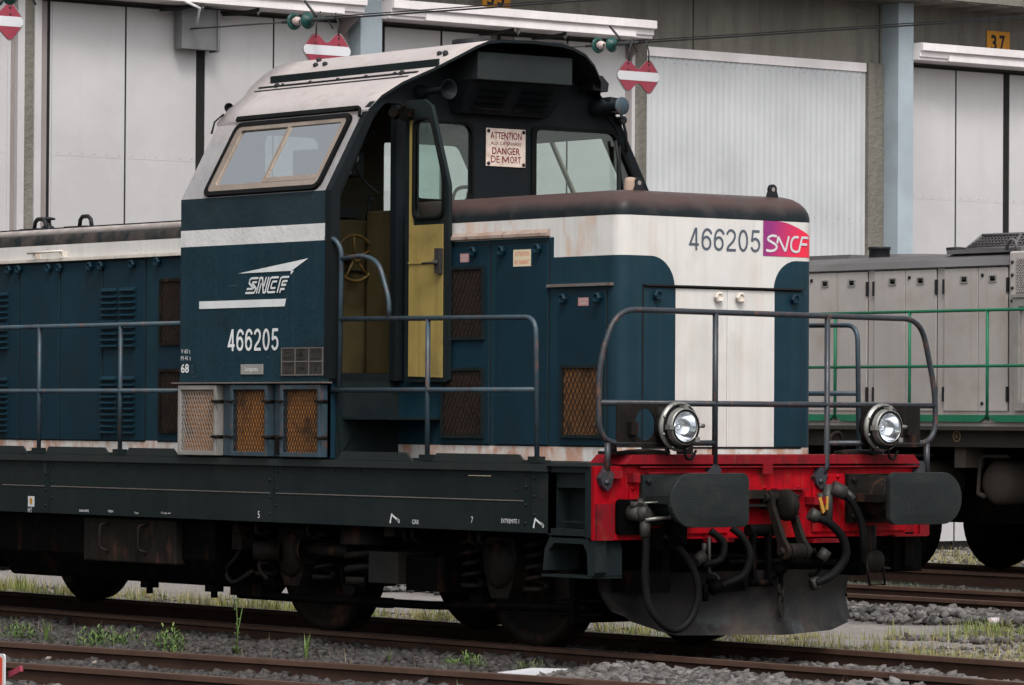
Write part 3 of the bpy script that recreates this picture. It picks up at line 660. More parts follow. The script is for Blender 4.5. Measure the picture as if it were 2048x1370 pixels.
# ---------------- headlights
for sy in (-1, 1):
    yc = sy*.90; zc = 1.503
    b = MB(); y0, y1 = sorted((sy*.80, sy*1.34))
    o_ = [(y0, 1.37), (y1, 1.37), (y1, 1.66), (y0, 1.66)]
    outer = [(y0+(y1-y0)*t, 1.37) for t in (0, .25, .5, .75)]+[(y1, 1.37+.29*t) for t in (0, .25, .5, .75)]+[(y1+(y0-y1)*t, 1.66) for t in (0, .25, .5, .75)]+[(y0, 1.66-.29*t) for t in (0, .25, .5, .75)]
    hc = (sy*1.10, 1.515); inner = [(hc[0]+.085*math.cos(R(225+22.5*k)), hc[1]+.105*math.sin(R(225+22.5*k))) for k in range(16)]
    ringframe(outer, inner, lambda p, d: (d, p[0], p[1]), .078, .088, b); b.box(.088, .13, sy*1.22-.03, sy*1.22+.03, 1.45, 1.53); b.cyl((.09, yc+sy*.08, 1.5), (.10, yc+sy*.08, 1.63), .03, 8)
    b.cyl((.09, yc, zc), (.16, yc, zc), .13, 20)
    hl = P_(b, 'headlight', 'dark2')
    b = MB(); b.lathe((.16, yc, zc), (1, 0, 0), [(.13, -.02), (.15, 0), (.163, .02), (.163, .035), (.135, .042), (.125, .055), (.122, .09), (.118, .10), (.100, .10), (.098, .085)], 32)
    for k in range(8):
        a = R(20+45*k); c = (.20, yc+.148*math.cos(a), zc+.148*math.sin(a)); b.lathe(c, (1, 0, 0), [(.010, 0), (.010, .012), (0, .014)], 6)
    for a in (92, 182, 318): a = R(a); b.obox(V(.245, yc+.125*math.cos(a), zc+.125*math.sin(a)), (.05, .035, .03), 0)
    b.cyl((.2, yc+.15, zc+.005), (.2, yc+.205, zc+.005), .014, 8)
    P_(b, 'rim', 'steel', hl)
    b = MB(); b.lathe((.2155, yc, zc), (1, 0, 0), [(.147, -.01), (.147, .002), (.129, .002), (.129, -.01)], 32); b.lathe((.259, yc, zc), (1, 0, 0), [(.112, 0), (.112, .003), (.1, .003), (.1, 0)], 32); P_(b, 'gasket', 'rubber', hl)
    b = MB(); b.lathe((.255, yc, zc), (1, 0, 0), [(.098, -.01), (.085, -.045), (.06, -.075), (.03, -.092), (.02, -.07), (.0, -.055)], 28); P_(b, 'reflector', 'chrome', hl)
    b = MB(); b.lathe((.253, yc, zc), (1, 0, 0), [(.0985, 0), (.07, .011), (.03, .017), (0, .018)], 28); P_(b, 'lens', 'lens', hl)
    b = MB(); b.tube(smooth_path([(.17, yc-.09, zc-.12), (.17, yc-.09, zc-.17), (.14, yc-.05, zc-.18), (.12, yc-.03, zc-.13)]), .010, 6)
    b.tube(smooth_path([(.2, yc+.04, zc-.15), (.19, yc+.06, zc-.20), (.15, yc+.14, zc-.21), (.1, yc+.22, zc-.16)]), .010, 6); P_(b, 'lamp_cable', 'rubber', hl)
b = MB(); b.lathe((-.1, -.95, 1.32), (0, 0, 1), [(.17, 0), (.17, .02), (.1, .03), (0, .035)], 16); b.box(-.15, 0, -1.3, -1.05, 1.32, 1.34); b.cyl((-.1, -1.22, 1.32), (-.1, -1.22, 1.38), .03, 10); b.box(-.12, -.02, -.66, -.60, 1.32, 1.385)
b.lathe((-.1, .95, 1.32), (0, 0, 1), [(.17, 0), (.17, .02), (.1, .03), (0, .035)], 16); b.tube(smooth_path([(.0, .58, 1.32), (.0, .60, 1.44), (.0, .68, 1.46), (.0, .72, 1.36)]), .014, 6); P_(b, 'filler_cap', 'dark2')

# ---------------- bonnets
def plan(xf, xb, W, r, inset, n=6):
    r_ = max(.02, r-inset*.3); x1 = xf-inset; Y = W-inset
    return [(xb, -Y)]+[(xb+(x1-r_-xb)*k/4, -Y) for k in range(1, 4)]+arc(x1-r_, -Y+r_, r_, 270, 360, n)+[(x1, -Y+r_+(2*Y-2*r_)*k/6) for k in range(1, 6)]+arc(x1-r_, Y-r_, r_, 0, 90, n)+[(x1-r_-(x1-r_-xb)*k/4, Y) for k in range(1, 4)]+[(xb, Y)]
def bonnet(xf, xb, W, r, flip=False, top=3.085):
    b = MB(); lv = [(0, 1.265), (0, 1.36), (0, 1.9), (0, 2.43), (0, 2.64), (0, 2.905), (.0, 2.93), (.006, 2.965), (.022, 3.0), (.05, 3.035), (.09, top-.022), (.14, top-.006), (.24, top), (.5, top+.006)]
    vs = []; m = 0
    for ins, z in lv:
        pl_ = plan(xf, xb, W, r, ins); m = len(pl_); vs += [(x, y, z) for x, y in pl_]
    fs = [(i*m+j, i*m+j+1, (i+1)*m+j+1, (i+1)*m+j) for i in range(len(lv)-1) for j in range(m-1)]
    fs.append(tuple((len(lv)-1)*m+j for j in range(m)))
    if flip: xm = (xf+xb); vs = [(xm-x, y, z) for x, y, z in vs]
    b.add(vs, fs, 0, True); return b
fh = P_(bonnet(-.46, -2.93, .865, .10), 'front_bonnet', 'livery')
rh = P_(bonnet(-4.82, -14.2, .865, .10, True, 3.05), 'rear_bonnet', 'livery')
def latch(parent, x, y, z, side=True, mat='blue'):
    b = MB(); ax = (0, -1, 0) if side else (1, 0, 0)
    b.lathe((x, y, z), ax, [(.022, 0), (.022, .012), (.036, .016), (.038, .034), (.030, .042), (.022, .040), (.020, .032), (0, .032)], 6, smooth=False)
    return P_(b, 'latch', mat, parent)
YS = -.865
def bdoor(x0, x1, z0, z1, latches, parent=fh, mat='blue'):
    b = MB(); b.box(x0, x1, YS-.012, YS+.01, z0, z1); d = P_(b, 'side_door', mat, parent, bevel=.004)
    for lx, lz in latches: latch(parent, lx, YS-.012, lz)
    b = MB(); g = .008; b.box(x0-g, x0, YS-.004, YS, z0-g, z1+g).box(x1, x1+g, YS-.004, YS, z0-g, z1+g).box(x0, x1, YS-.004, YS, z1, z1+g).box(x0, x1, YS-.004, YS, z0-g, z0); P_(b, 'door_gap', 'seal', parent)
    return d
def grille(parent, x0, x1, z0, z1, y, frame_mat, fil, mesh, cw=.045, ch=.075, fw_=.022, dep=.02):
    b = MB(); ringframe([(x0, z0), (x1, z0), (x1, z1), (x0, z1)], [(x0+fw_, z0+fw_), (x1-fw_, z0+fw_), (x1-fw_, z1-fw_), (x0+fw_, z1-fw_)], lambda p, d: (p[0], d, p[1]), y, y-dep, b)
    g = P_(b, 'grille_frame', frame_mat, parent)
    b = MB(); b.box(x0+fw_, x1-fw_, y-.004, y-.001, z0+fw_, z1-fw_); P_(b, 'filter', fil, parent)
    b = MB(); expanded(b, x0+fw_, x1-fw_, z0+fw_, z1-fw_, cw, ch, lambda u, v, d: (u, y-dep*.6+d*-1-.002, v), w=.005); P_(b, 'wire_mesh', mesh, parent)
    return g
bdoor(-2.40, -1.87, 1.37, 2.74, [(-2.03, 2.70)])
grille(fh, -2.40, -1.915, 2.09, 2.60, YS-.012, 'frame', 'filterdark', 'meshdark'); grille(fh, -2.40, -1.915, 1.41, 1.90, YS-.012, 'frame', 'filterdark', 'meshdark')
bdoor(-1.79, -1.22, 1.37, 2.74, [(-1.71, 2.695), (-1.31, 2.70)])
bdoor(-1.09, -.60, 1.37, 2.405, [(-1.03, 2.355), (-.66, 2.355)], mat='blue')
grille(fh, -1.06, -.61, 1.42, 1.91, YS-.012, 'frame', 'filterbrown', 'meshdark')
b = MB(); b.box(-2.75, -1.21, YS-.04, YS, 2.785, 2.80); b.prism([(YS-.04, 2.80), (YS-.04, 2.806), (YS, 2.832), (YS, 2.80)], 'X', -2.75, -1.21); P_(b, 'gutter', 'rusttrim', fh)
b = MB(); b.box(-1.21, -.53, YS-.035, YS, 2.435, 2.455); P_(b, 'gutter', 'trimdark', fh)
def sticker(parent, x0, x1, z0, z1, y, mat, lines=(), ink='stickred', plane='side'):
    b = MB()
    if plane == 'side': b.box(x0, x1, y-.0015, y, z0, z1)
    else: b.box(y, y+.0015, x0, x1, z0, z1)
    s = P_(b, 'sticker', mat, parent)
    for t, zz, h, ww in lines:
        cx_ = (x0+x1)/2; text('lettering', t, cx_-ww/2, zz, ww, h, ink, parent, plane, y-.002 if plane == 'side' else y+.002, extr=0)
    return s
sticker(fh, -1.60, -1.405, 2.585, 2.70, YS-.0125, 'sticker', [('ATTENTION', 2.655, .028, .155), ('AU GABARIT', 2.60, .030, .165)])
sticker(fh, -2.20, -2.10, 2.63, 2.69, YS-.0125, 'stickpink', [('HAUTE TENSION', 2.667, .010, .08), ('DANGER', 2.645, .010, .06)], 'signwhite')
sticker(fh, -.89, -.78, 2.305, 2.36, YS-.0125, 'stickpink', [('HAUTE TENSION', 2.34, .010, .085), ('DANGER', 2.318, .010, .06)], 'signwhite')
# front doors of the bonnet
XFH = -.46
for y0, y1 in ((-.669, .058), (.062, .734)):
    b = MB(); b.box(XFH-.01, XFH+.010, y0, y1, 1.365, 2.425); P_(b, 'front_door', 'livery', fh, bevel=.003)
b = MB(); g = .009; b.box(XFH, XFH+.004, -.669-g, -.669, 1.356, 2.434).box(XFH, XFH+.004, .734, .734+g, 1.356, 2.434).box(XFH, XFH+.004, -.669, .734, 2.425, 2.437).box(XFH, XFH+.004, -.669, .734, 1.353, 1.365); b.box(XFH, XFH+.03, -.675, .739, 2.437, 2.447); P_(b, 'door_gap', 'seal', fh)
for y, m in ((-.57, 'blue'), (-.035, 'trim'), (.156, 'trim'), (.652, 'blue')): latch(fh, XFH+.010, y, 2.375, False, m)
digits('fleet_number', '466205', -.285, 2.688, .655, .150, .0165, 'greymark', fh, 'front', XFH+.003)
# magenta to red operator logo on the nose, upper right
y0, y1, z0, z1 = .386, .85, 2.665, 2.904
pl_ = [(y0, z0), (y1-.012, z0), (y1, 2.80)]+[(y1-.02-.34*t, 2.815+.088*math.sin(t*math.pi/2)) for t in [k/8 for k in range(9)]]+[(y0, z1)]
b = MB(); nn = 20; 
def topz(y): 
    t = max(0, min(1, (y1-.005-y)/.34)); return 2.80+.105*math.sin(t*math.pi/2)
def nx(y): return XFH+.0025 if y < .765 else XFH-.10+math.sqrt(max(0, .10**2-(y-.765)**2))+.0025
ys = [y0+(y1-y0)*i/nn for i in range(nn+1)]
b.add([(nx(y), y, z0) for y in ys]+[(nx(y), y, topz(y)) for y in ys], [(i, i+1, nn+2+i, nn+1+i) for i in range(nn)])
ML = Mat('logo_gradient'); x_, y_, z_ = ML.xyz()
MT['logo'] = ML.out(ML.mix(((y_-.43)*3.2-(z_-2.78)*1.0).clamp(), (.20, .015, .13), (.62, .012, .04)), .35)
P_(b, 'operator_logo', 'logo', fh)
b = MB(); W_, H_ = .388, .108; oy, oz = .410, 2.697
def lg(u, v): y = oy+u*W_; return (nx(y)+.002, y, oz+v*H_)
def lgm(p, q): y = oy+p; return (nx(y)+.002, y, oz+q)
def fine(path, n=6):
    out = []
    for (x0_, y0_), (x1_, y1_) in zip(path[:-1], path[1:]): out += [(x0_+(x1_-x0_)*k/n, y0_+(y1_-y0_)*k/n) for k in range(n)]
    return out+[path[-1]]
def thick(paths, th=.0165): ribbons(b, [[(u*W_, v*H_) for u, v in fine(p, 4)] for p in paths], th, lgm, 0, (.0006, 0, 0), len(b.st))
S_ = smooth_path([(.25, .97), (.14, 1.0), (.06, .88), (.05, .74), (.13, .60), (.22, .45), (.25, .28), (.20, .10), (.10, .03), (.0, .08)], 4)
thick([[(p.x, p.y) for p in S_]])
thick([[(.26, .52), (.28, .93)], [(.28, .96), (.445, .04)], [(.45, .04), (.53, 1.0)]])
thick([[(p[0], p[1]) for p in smooth_path([(.76, .96), (.66, .95), (.60, .75), (.58, .45), (.60, .16), (.68, .03), (.75, .06)], 4)], [(.76, .03), (.84, .97)], [(.82, .95), (1.0, .95)], [(.80, .52), (.96, .52)]])
P_(b, 'logo_lettering', 'signwhite', fh)
# small things on the front bonnet roof
b = MB()
for x, y, z in ((-.62, -.585, 3.075), (-.60, .59, 3.075)):
    b2 = [(y-.05, z)]+arc(y, z+.055, .035, 200, -20, 8)+[(y+.05, z)]; b.prism(b2, 'X', x-.012, x+.012)
le = P_(b, 'lifting_eye', 'ink', fh)
b = MB()
for x, y, z in ((-.62, -.585, 3.075), (-.60, .59, 3.075)): b.prism(arc(y, z+.055, .016, 0, 315, 7), 'X', x+.0125, x+.0135)
P_(b, 'lifting_eye_hole', 'panelshade', le)
b = MB(); b.lathe((-.66, -.62, 3.05), (0, 0, 1), [(.05, 0), (.045, .03), (.042, .09), (.034, .115), (0, .12)], 12); P_(b, 'roof_stub', 'tan', fh)
# rear bonnet doors
for x0, x1, Ls in ((-9.4, -8.08, [(-8.14, 2.72)]), (-8.06, -7.46, [(-7.99, 2.72), (-7.53, 2.72)]), (-7.44, -6.83, [(-7.37, 2.72), (-6.92, 2.72)]), (-6.81, -6.22, [(-6.76, 2.72), (-6.31, 2.72)]), (-6.03, -5.45, [(-5.955, 2.73)])):
    bdoor(x0, x1, 1.36, 2.755, [(a-.06, c) for a, c in Ls], rh)
def louvre(x0, x1, z0, z1, n):
    b = MB(); h = (z1-z0)/n
    for i in range(n):
        z = z0+i*h; b.prism([(YS-.012, z), (YS-.044, z+.004), (YS-.044, z+.010), (YS-.012, z+h*.74)], 'X', x0, x1)
    P_(b, 'louvre', 'blue', rh)
for x0 in (-6.82, -6.56, -8.45, -8.71, -10.5):
    louvre(x0, x0+.22, 2.08, 2.56, 10); louvre(x0, x0+.22, 1.41, 1.87, 10)
grille(rh, -5.99, -5.47, 2.09, 2.60, YS-.012, 'dark2', 'filterdark', 'meshdark'); grille(rh, -5.99, -5.47, 1.42, 1.91, YS-.012, 'dark2', 'filterdark', 'meshdark')
b = MB(); b.box(-14.0, -4.83, YS-.045, YS, 2.772, 2.795); P_(b, 'gutter', 'trim', rh)
b = MB(); b.tube([(-7.85, YS-.07, 2.845), (-7.33, YS-.07, 2.85)], .010, 6); b.box(-7.78, -7.76, YS-.07, YS, 2.80, 2.85).box(-7.38, -7.36, YS-.07, YS, 2.80, 2.85); P_(b, 'grab_handle', 'trim', rh)
for x in (-8.27, -7.58, -10.2, -11.5):
    b = MB(); b.box(x-.17, x+.14, -.66, -.46, 3.035, 3.065); b.tube([(x-.10, -.56, 3.05), (x-.085, -.56, 3.12), (x-.05, -.56, 3.145), (x+.03, -.56, 3.145), (x+.07, -.56, 3.12), (x+.09, -.56, 3.05)], .017, 8); P_(b, 'roof_handle', 'ink', rh)
b = MB(); b.box(-9.5, -4.9, -.36, .36, 3.05, 3.085); P_(b, 'roof_hatch', 'black', rh)
for x, y in ((-8.5, -.35), (-6.25, .0)):
    b = MB(); b.lathe((x, y, 3.05), (0, 0, 1), [(.06, 0), (.05, .05), (.03, .06), (.025, .10), (.06, .105), (.06, .12), (0, .13)], 10); P_(b, 'roof_valve', 'ink', rh)

# ---------------- cab
prof = [(-1.47, 1.80), (-1.47, 3.14), (-1.13, 3.74), (-1.03, 3.815), (-.75, 3.985), (-.48, 4.15), (-.27, 4.205), (0, 4.22)]
profo = prof+[(-y, z) for y, z in prof[-2::-1]]
profi = [(-1.42, 1.85), (-1.42, 3.12), (-1.09, 3.70), (-.72, 3.92), (-.3, 4.05), (.3, 4.05), (.72, 3.92), (1.09, 3.70), (1.42, 3.12), (1.42, 1.85)]
CX0, CX1 = -4.82, -2.93
b = MB(); b.prism(profo, 'X', CX0, CX1)
for i, f in enumerate(b.f[:2]): b.mi[i] = 1
cab = P_(b, 'cab', ['cab', 'black'])
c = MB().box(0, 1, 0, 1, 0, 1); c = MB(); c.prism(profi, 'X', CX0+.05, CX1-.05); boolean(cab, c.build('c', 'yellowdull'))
dw = rpoly([(-1.385, 1.86), (-1.385, 3.10), (-1.10, 3.66), (-1.0, 3.775), (-.85, 3.775), (-.85, 1.86)], .04)
wl = rrect(-.76, -.225, 3.10, 3.66, .07); wr = rpoly([(.335, 3.09), (.335, 3.66), (1.09, 3.66), (1.36, 3.18), (1.36, 3.09)], .05)
wrL = rpoly([(.335, 2.98), (.335, 3.66), (1.09, 3.66), (1.36, 3.18), (1.36, 2.98)], .05)
for poly, x0, x1 in ((dw, -3.1, -2.8), (wl, -3.1, -2.8), (wr, -3.1, -2.8), (wl, -5, -4.7), (wrL, -5, -4.7)):
    c = MB(); c.prism(poly, 'X', x0, x1); boolean(cab, c.build('c', 'seal'))
SX0, SX1 = -4.46, -3.13
for s in (-1, 1):
    c = MB(); c.prism([(s*1.8, 3.20), (s*1.0, 3.20), (s*.9, 3.665), (s*1.8, 3.665)], 'X', SX0, SX1); boolean(cab, c.build('c', 'seal'))
# window rubbers and glass
def xwin(poly, x, sgn, name='windscreen'):
    cxx = sum(p[0] for p in poly)/len(poly); cz = sum(p[1] for p in poly)/len(poly)
    inn = [(cxx+(p[0]-cxx)*.965, cz+(p[1]-cz)*.965) for p in poly]; out_ = [(cxx+(p[0]-cxx)*1.04, cz+(p[1]-cz)*1.04) for p in poly]
    b = MB(); ringframe(out_, inn, lambda p, d: (d, p[0], p[1]), x+sgn*.001, x+sgn*.014, b); w_ = P_(b, name, 'rubber')
    b = MB(); b.prism(inn, 'X', x-sgn*.012, x-sgn*.008); P_(b, 'pane', 'cabglass', w_); return w_
xwin(wl, CX1, 1); xwin(wr, CX1, 1); xwin(wl, CX0, -1); xwin(wrL, CX0, -1)
def sl(s):  # slanted side plane
    p0 = V(0, s*1.47, 3.14); dv = V(0, -s*.34, .60).normalized(); nn = V(0, s*.60, .34).normalized()
    return lambda p, d: (p[0], *(p0+dv*p[1]+nn*d).yz)
for s in (-1, 1):
    f = sl(s)
    o1 = rrect(-4.53, -3.07, .005, .635, .07); i1 = rrect(-4.495, -3.105, .04, .60, .05); i2 = rrect(-4.425, -3.165, .095, .565, .02)
    b = MB(); ringframe(o1, i1, f, .002, .026, b); b.add([f(p, d) for p in ((-4.56, .655), (-3.04, .655), (-4.56, .69), (-3.04, .69)) for d in (0, .03)], [(0, 1, 3, 2), (4, 5, 7, 6), (0, 2, 6, 4), (1, 3, 7, 5), (2, 3, 7, 6)]); b.tube([f((-3.06, .67), .03), f((-3.0, .66), .03), f((-2.975, .60), .02)], .012, 6)
    sw = P_(b, 'side_window', 'rubber')
    b = MB(); ringframe(i1, i2, f, .004, .020, b); b.add([f(p, d) for p in ((-3.825, .09), (-3.79, .09), (-3.825, .57), (-3.79, .57)) for d in (.0, .022)], [(0, 1, 3, 2), (4, 5, 7, 6), (0, 2, 6, 4), (1, 3, 7, 5), (0, 1, 5, 4), (2, 3, 7, 6)])
    b.add([f(p, d) for p in ((-3.79, .09), (-3.165, .09), (-3.79, .13), (-3.165, .13)) for d in (.0, .022)], [(0, 1, 3, 2), (4, 5, 7, 6), (0, 2, 6, 4), (1, 3, 7, 5), (0, 1, 5, 4), (2, 3, 7, 6)])
    for k in range(9): b.lathe(f((-3.76+.06*k, .118), .022), (0, s*.87, .49), [(.005, 0), (0, .004)], 6)
    P_(b, 'window_frame', 'alu', sw)
    b = MB()
    b.add([f((-4.43, .09), .006), f((-3.83, .09), .006), f((-3.83, .57), .006), f((-4.43, .57), .006)], [(0, 1, 2, 3)]); b.add([f((-3.79, .09), .012), f((-3.16, .09), .012), f((-3.16, .57), .012), f((-3.79, .57), .012)], [(0, 1, 2, 3)])
    P_(b, 'pane', 'sideglass' if s < 0 else 'cabglass', sw)
# roof skin with visors
rp = [(-1.155, 3.72, 0), (-1.05, 3.825, .015), (-.90, 3.925, .06), (-.76, 4.02, .24), (-.62, 4.11, .34), (-.50, 4.180, .385), (-.38, 4.225, .38), (-.27, 4.238, .40), (0, 4.246, .41)]
rp = rp+[(-y, z, o) for y, z, o in rp[-2::-1]]
b = MB(); m = len(rp); st = [0, .12, .5, .88, 1]
for k, dz in enumerate((0, -.022)):
    vs = []
    for t in st:
        for y, z, o in rp: xr = CX0-.01-o*.55; xf = CX1+.012+o; vs.append((xr+(xf-xr)*t, y, z+dz))
    fs = [(i*m+j, i*m+j+1, (i+1)*m+j+1, (i+1)*m+j) for i in range(len(st)-1) for j in range(m-1)]
    b.add(vs, fs, k, k == 0)
n1 = len(st)*m
for r0 in (0, (len(st)-1)*m):
    for j in range(m-1): b.f.append([r0+j, r0+j+1, n1+r0+j+1, n1+r0+j]); b.mi.append(1); b.sm.append(False)
for j in (0, m-1):
    for i in range(len(st)-1): b.f.append([i*m+j, (i+1)*m+j, n1+(i+1)*m+j, n1+i*m+j]); b.mi.append(0); b.sm.append(False)
roof = P_(b, 'roof', ['cab', 'black'])
# side posts in dark blue along the cab end edges
b = MB()
for s in (-1, 1):
    q = [(s*1.474, 1.82), (s*1.474, 3.142), (s*1.134, 3.745), (s*1.04, 3.83), (s*.99, 3.79), (s*1.09, 3.70), (s*1.40, 3.13), (s*1.40, 1.82)]
    b.prism(q, 'X', CX1-.055, CX1+.012)
P_(b, 'door_post', 'black', cab)
# roof rails
fr_ = lambda y: np.interp(y, [p[0] for p in rp], [p[1] for p in rp])
b = MB(); 
def rbar(x0, x1, y, h, t, m=0):
    z = fr_(y); b.add([(x, yy, zz) for x in (x0, x1) for yy, zz in ((y-t, z-.02), (y-t, z+h), (y+.01, z+h+.006), (y+.01, z-.01))], [(0, 1, 2, 3), (4, 7, 6, 5), (0, 4, 5, 1), (1, 5, 6, 2), (2, 6, 7, 3), (0, 3, 7, 4)], m)
rbar(-4.73, -2.66, -.735, .045, .012)
P_(b, 'roof_rail', 'frame', roof)
b = MB(); rbar(-4.80, -2.82, -.80, .008, .006); rbar(-4.80, -2.88, -.84, .004, .004)
for x in (-4.5, -4.15, -3.8, -3.45, -3.1): b.lathe((x, -.79, fr_(-.79)), (0, -.5, .85), [(.014, 0), (.012, .014), (0, .018)], 6)
for x, y in ((-4.42, -.55), (-4.30, -.55), (-4.52, -.45), (-2.85, -.58), (-2.78, -.58), (-4.56, -.80), (-2.75, -.60), (-3.0, -.80)): b.lathe((x, y, fr_(y)), (0, -.3, .9), [(.02, 0), (.02, .02), (0, .03)], 8)
P_(b, 'roof_bolts', 'ink', roof)
b = MB()
for x, y, z in ((-2.80, .84, 4.0), (-2.84, 1.03, 3.85)): b.prism([(y-.09, z-.05), (y+.05, z-.06), (y+.06, z+.0), (y+.0, z+.055), (y-.08, z+.06)], 'X', x-.12, x+.04)
b.lathe((-3.0, -.15, 4.24), (0, 0, 1), [(.17, 0), (.17, .03), (.1, .04), (0, .04)], 16); b.lathe((-2.75, .25, 4.235), (0, 0, 1), [(.2, 0), (.2, .02), (0, .03)], 16)
b.lathe((-4.86, -1.02, 3.845), (-1, 0, 0), [(.034, 0), (.036, .02), (0, .03)], 12); b.tube([(-4.82, -1.10, 3.79), (-4.85, -1.16, 3.73), (-4.83, -1.2, 3.64)], .008, 6)
P_(b, 'roof_fitting', 'ink', roof)
# front equipment box, louvred hopper, horns, plate
b = MB(); b.box(CX1, -2.60, -.43, .43, 3.953, 4.150); P_(b, 'marker_box', 'framelite', bevel=.006)
b = MB(); b.add([(CX1, -.50, 3.95), (-2.66, -.46, 3.95), (-2.66, .46, 3.95), (CX1, .50, 3.95), (CX1, -.42, 3.73), (-2.84, -.40, 3.73), (-2.84, .40, 3.73), (CX1, .42, 3.73)], [(0, 1, 2, 3), (4, 7, 6, 5), (0, 4, 5, 1), (1, 5, 6, 2), (2, 6, 7, 3)])
vb = P_(b, 'ventilator', 'black')
b = MB()
for k in range(4):
    for y0, y1 in ((-.33, -.05), (.05, .33)):
        z = 3.90-.042*k; x = -2.66-(3.95-z)/.22*.18; b.prism([(x, z), (x+.035, z-.006), (x-.02, z-.02)], 'Y', y0+.03*k*(-1 if y0 < 0 else 0)*0, y1)
P_(b, 'louvre', 'black', vb)
b = MB(); b.lathe((-2.93, -.70, 3.865), (1, 0, 0), [(.05, 0), (.05, .06), (.022, .10), (.024, .25), (.030, .28), (.048, .32), (.068, .35), (.072, .352), (.065, .345), (.045, .32), (.02, .28), (0, .27)], 24); P_(b, 'horn', 'black')
b = MB(); b.lathe((-2.93, .90, 3.83), (1, 0, 0), [(.05, 0), (.05, .08), (.03, .12), (.03, .28), (.062, .31), (.066, .325), (.062, .33), (0, .33)], 24); P_(b, 'horn', ['railblue'])
b = MB(); b.lathe((-2.93, .90, 3.83), (1, 0, 0), [(.06, 0), (.06, .1), (.035, .13), (.035, .30)], 16); P_(b, 'horn_stem', 'black')
pz = (CX1+.004)
b = MB(); b.box(pz, pz+.006, -.105, .255, 3.365, 3.64); wp = P_(b, 'warning_plate', 'enamel', bevel=.002)
for t, z, h, ww, th in (('ATTENTION', 3.563, .052, .285, .02), ('AUX CATENAIRES', 3.520, .024, .275, .0), ('DANGER', 3.453, .050, .255, .022)):
    text('lettering', t, .075-ww/2, z, ww, h, 'enamelred', wp, 'front', pz+.0075, thick=th*.6, extr=0)
text('lettering', 'DE', -.062, 3.392, .078, .050, 'enamelred', wp, 'front', pz+.0075, thick=.008, extr=0); text('lettering', 'ORT', .112, 3.392, .100, .050, 'enamelred', wp, 'front', pz+.0075, thick=.008, extr=0)
b = MB(); ribbons(b, [[(.044, 3.392), (.044, 3.442)], [(.044, 3.440), (.0705, 3.402), (.097, 3.440)], [(.097, 3.442), (.097, 3.392)]], .0085, lambda u, v: (pz+.0075, u, v), 0, (.0004, 0, 0)); P_(b, 'lettering', 'enamelred', wp)
b = MB(); ribbons(b, [[(.125, 3.605), (.055, 3.535), (.10, 3.53), (.045, 3.46)], [(.06, 3.60), (.105, 3.54)]], .0025, lambda u, v: (pz+.008, u, v)); P_(b, 'lightning_bolt', 'enamelred', wp)
b = MB()
for y in (-.085, .235):
    for z in (3.385, 3.62): b.lathe((pz+.006, y, z), (1, 0, 0), [(.013, 0), (.013, .006), (0, .01)], 10)
P_(b, 'bolt', 'ink', wp)
b = MB(); b.tube([(CX1+.03, 1.13, 3.80), (CX1+.04, 1.17, 3.66), (CX1+.03, 1.19, 3.52)], .012, 6); b.tube([(CX1+.03, 1.08, 3.60), (CX1+.03, 1.15, 3.22)], .012, 6); b.box(CX1+.02, CX1+.04, 1.10, 1.125, 3.22, 3.56); b.cyl((CX1, 1.12, 3.75), (CX1+.08, 1.12, 3.75), .03, 8); P_(b, 'windscreen_wiper', 'ink')
# lower cab body, filter grilles, ledge
b = MB(); b.box(CX0, -2.95, -1.44, 1.44, 1.262, 1.80); b.box(-2.95, CX1, -.86, 1.44, 1.262, 1.80); P_(b, 'cab_base', 'blue')
b = MB(); b.box(CX0-.03, CX1-.0, -1.53, -1.44, 1.786, 1.797); P_(b, 'ledge', 'trimdark', bevel=.002)
for (x0, x1), fm, fil in (((-4.77, -4.27), 'meshsteel', 'filter'), ((-4.09, -3.62), 'railblue', 'filter'), ((-3.46, -2.97), 'railblue', 'filter')):
    b = MB(); ringframe([(x0, 1.268), (x1, 1.268), (x1, 1.775), (x0, 1.775)], [(x0+.032, 1.30), (x1-.032, 1.30), (x1-.032, 1.743), (x0+.032, 1.743)], lambda p, d: (p[0], d, p[1]), -1.45, -1.52, b)
    g = P_(b, 'filter_grille', fm, bevel=.003)
    b = MB(); b.box(x0+.03, x1-.03, -1.475, -1.47, 1.30, 1.745); P_(b, 'filter', fil, g)
    b = MB(); expanded(b, x0+.03, x1-.03, 1.30, 1.743, .034, .062, lambda u, v, d: (u, -1.508-d, v), w=.0045); P_(b, 'wire_mesh', 'meshsteel' if fm == 'meshsteel' else 'meshdark', g)
b = MB()
for x in (-4.27, -4.09, -3.62, -3.46, -2.97):
    for z in (1.405, 1.66): b.tube([(x-.04, -1.53, z), (x+.05, -1.53, z)], .010, 6); b.cyl((x+.0, -1.545, z), (x, -1.46, z), .013, 6)
P_(b, 'grille_clamp', 'dark2')
b = MB()
for x0, x1 in ((-4.27, -4.09), (-3.62, -3.46), (-2.97, -2.93)): b.box(x0+.02, x1-.02, -1.462, -1.44, 1.27, 1.78)
P_(b, 'grille_post', 'railblue')
b = MB(); b.box(-3.60, -3.50, -1.466, -1.462, 1.28, 1.42); P_(b, 'primer_patch', 'dark2')
# step below the cab door
b = MB(); b.box(-2.93, -2.42, -1.36, -.86, 1.535, 1.55); b.prism([(-1.40, 1.55), (-1.16, 1.55), (-1.38, 1.29)], 'X', -2.925, -2.915); b.box(-2.945, -2.93, -1.40, -.86, 1.262, 1.80); P_(b, 'door_step', 'frame')
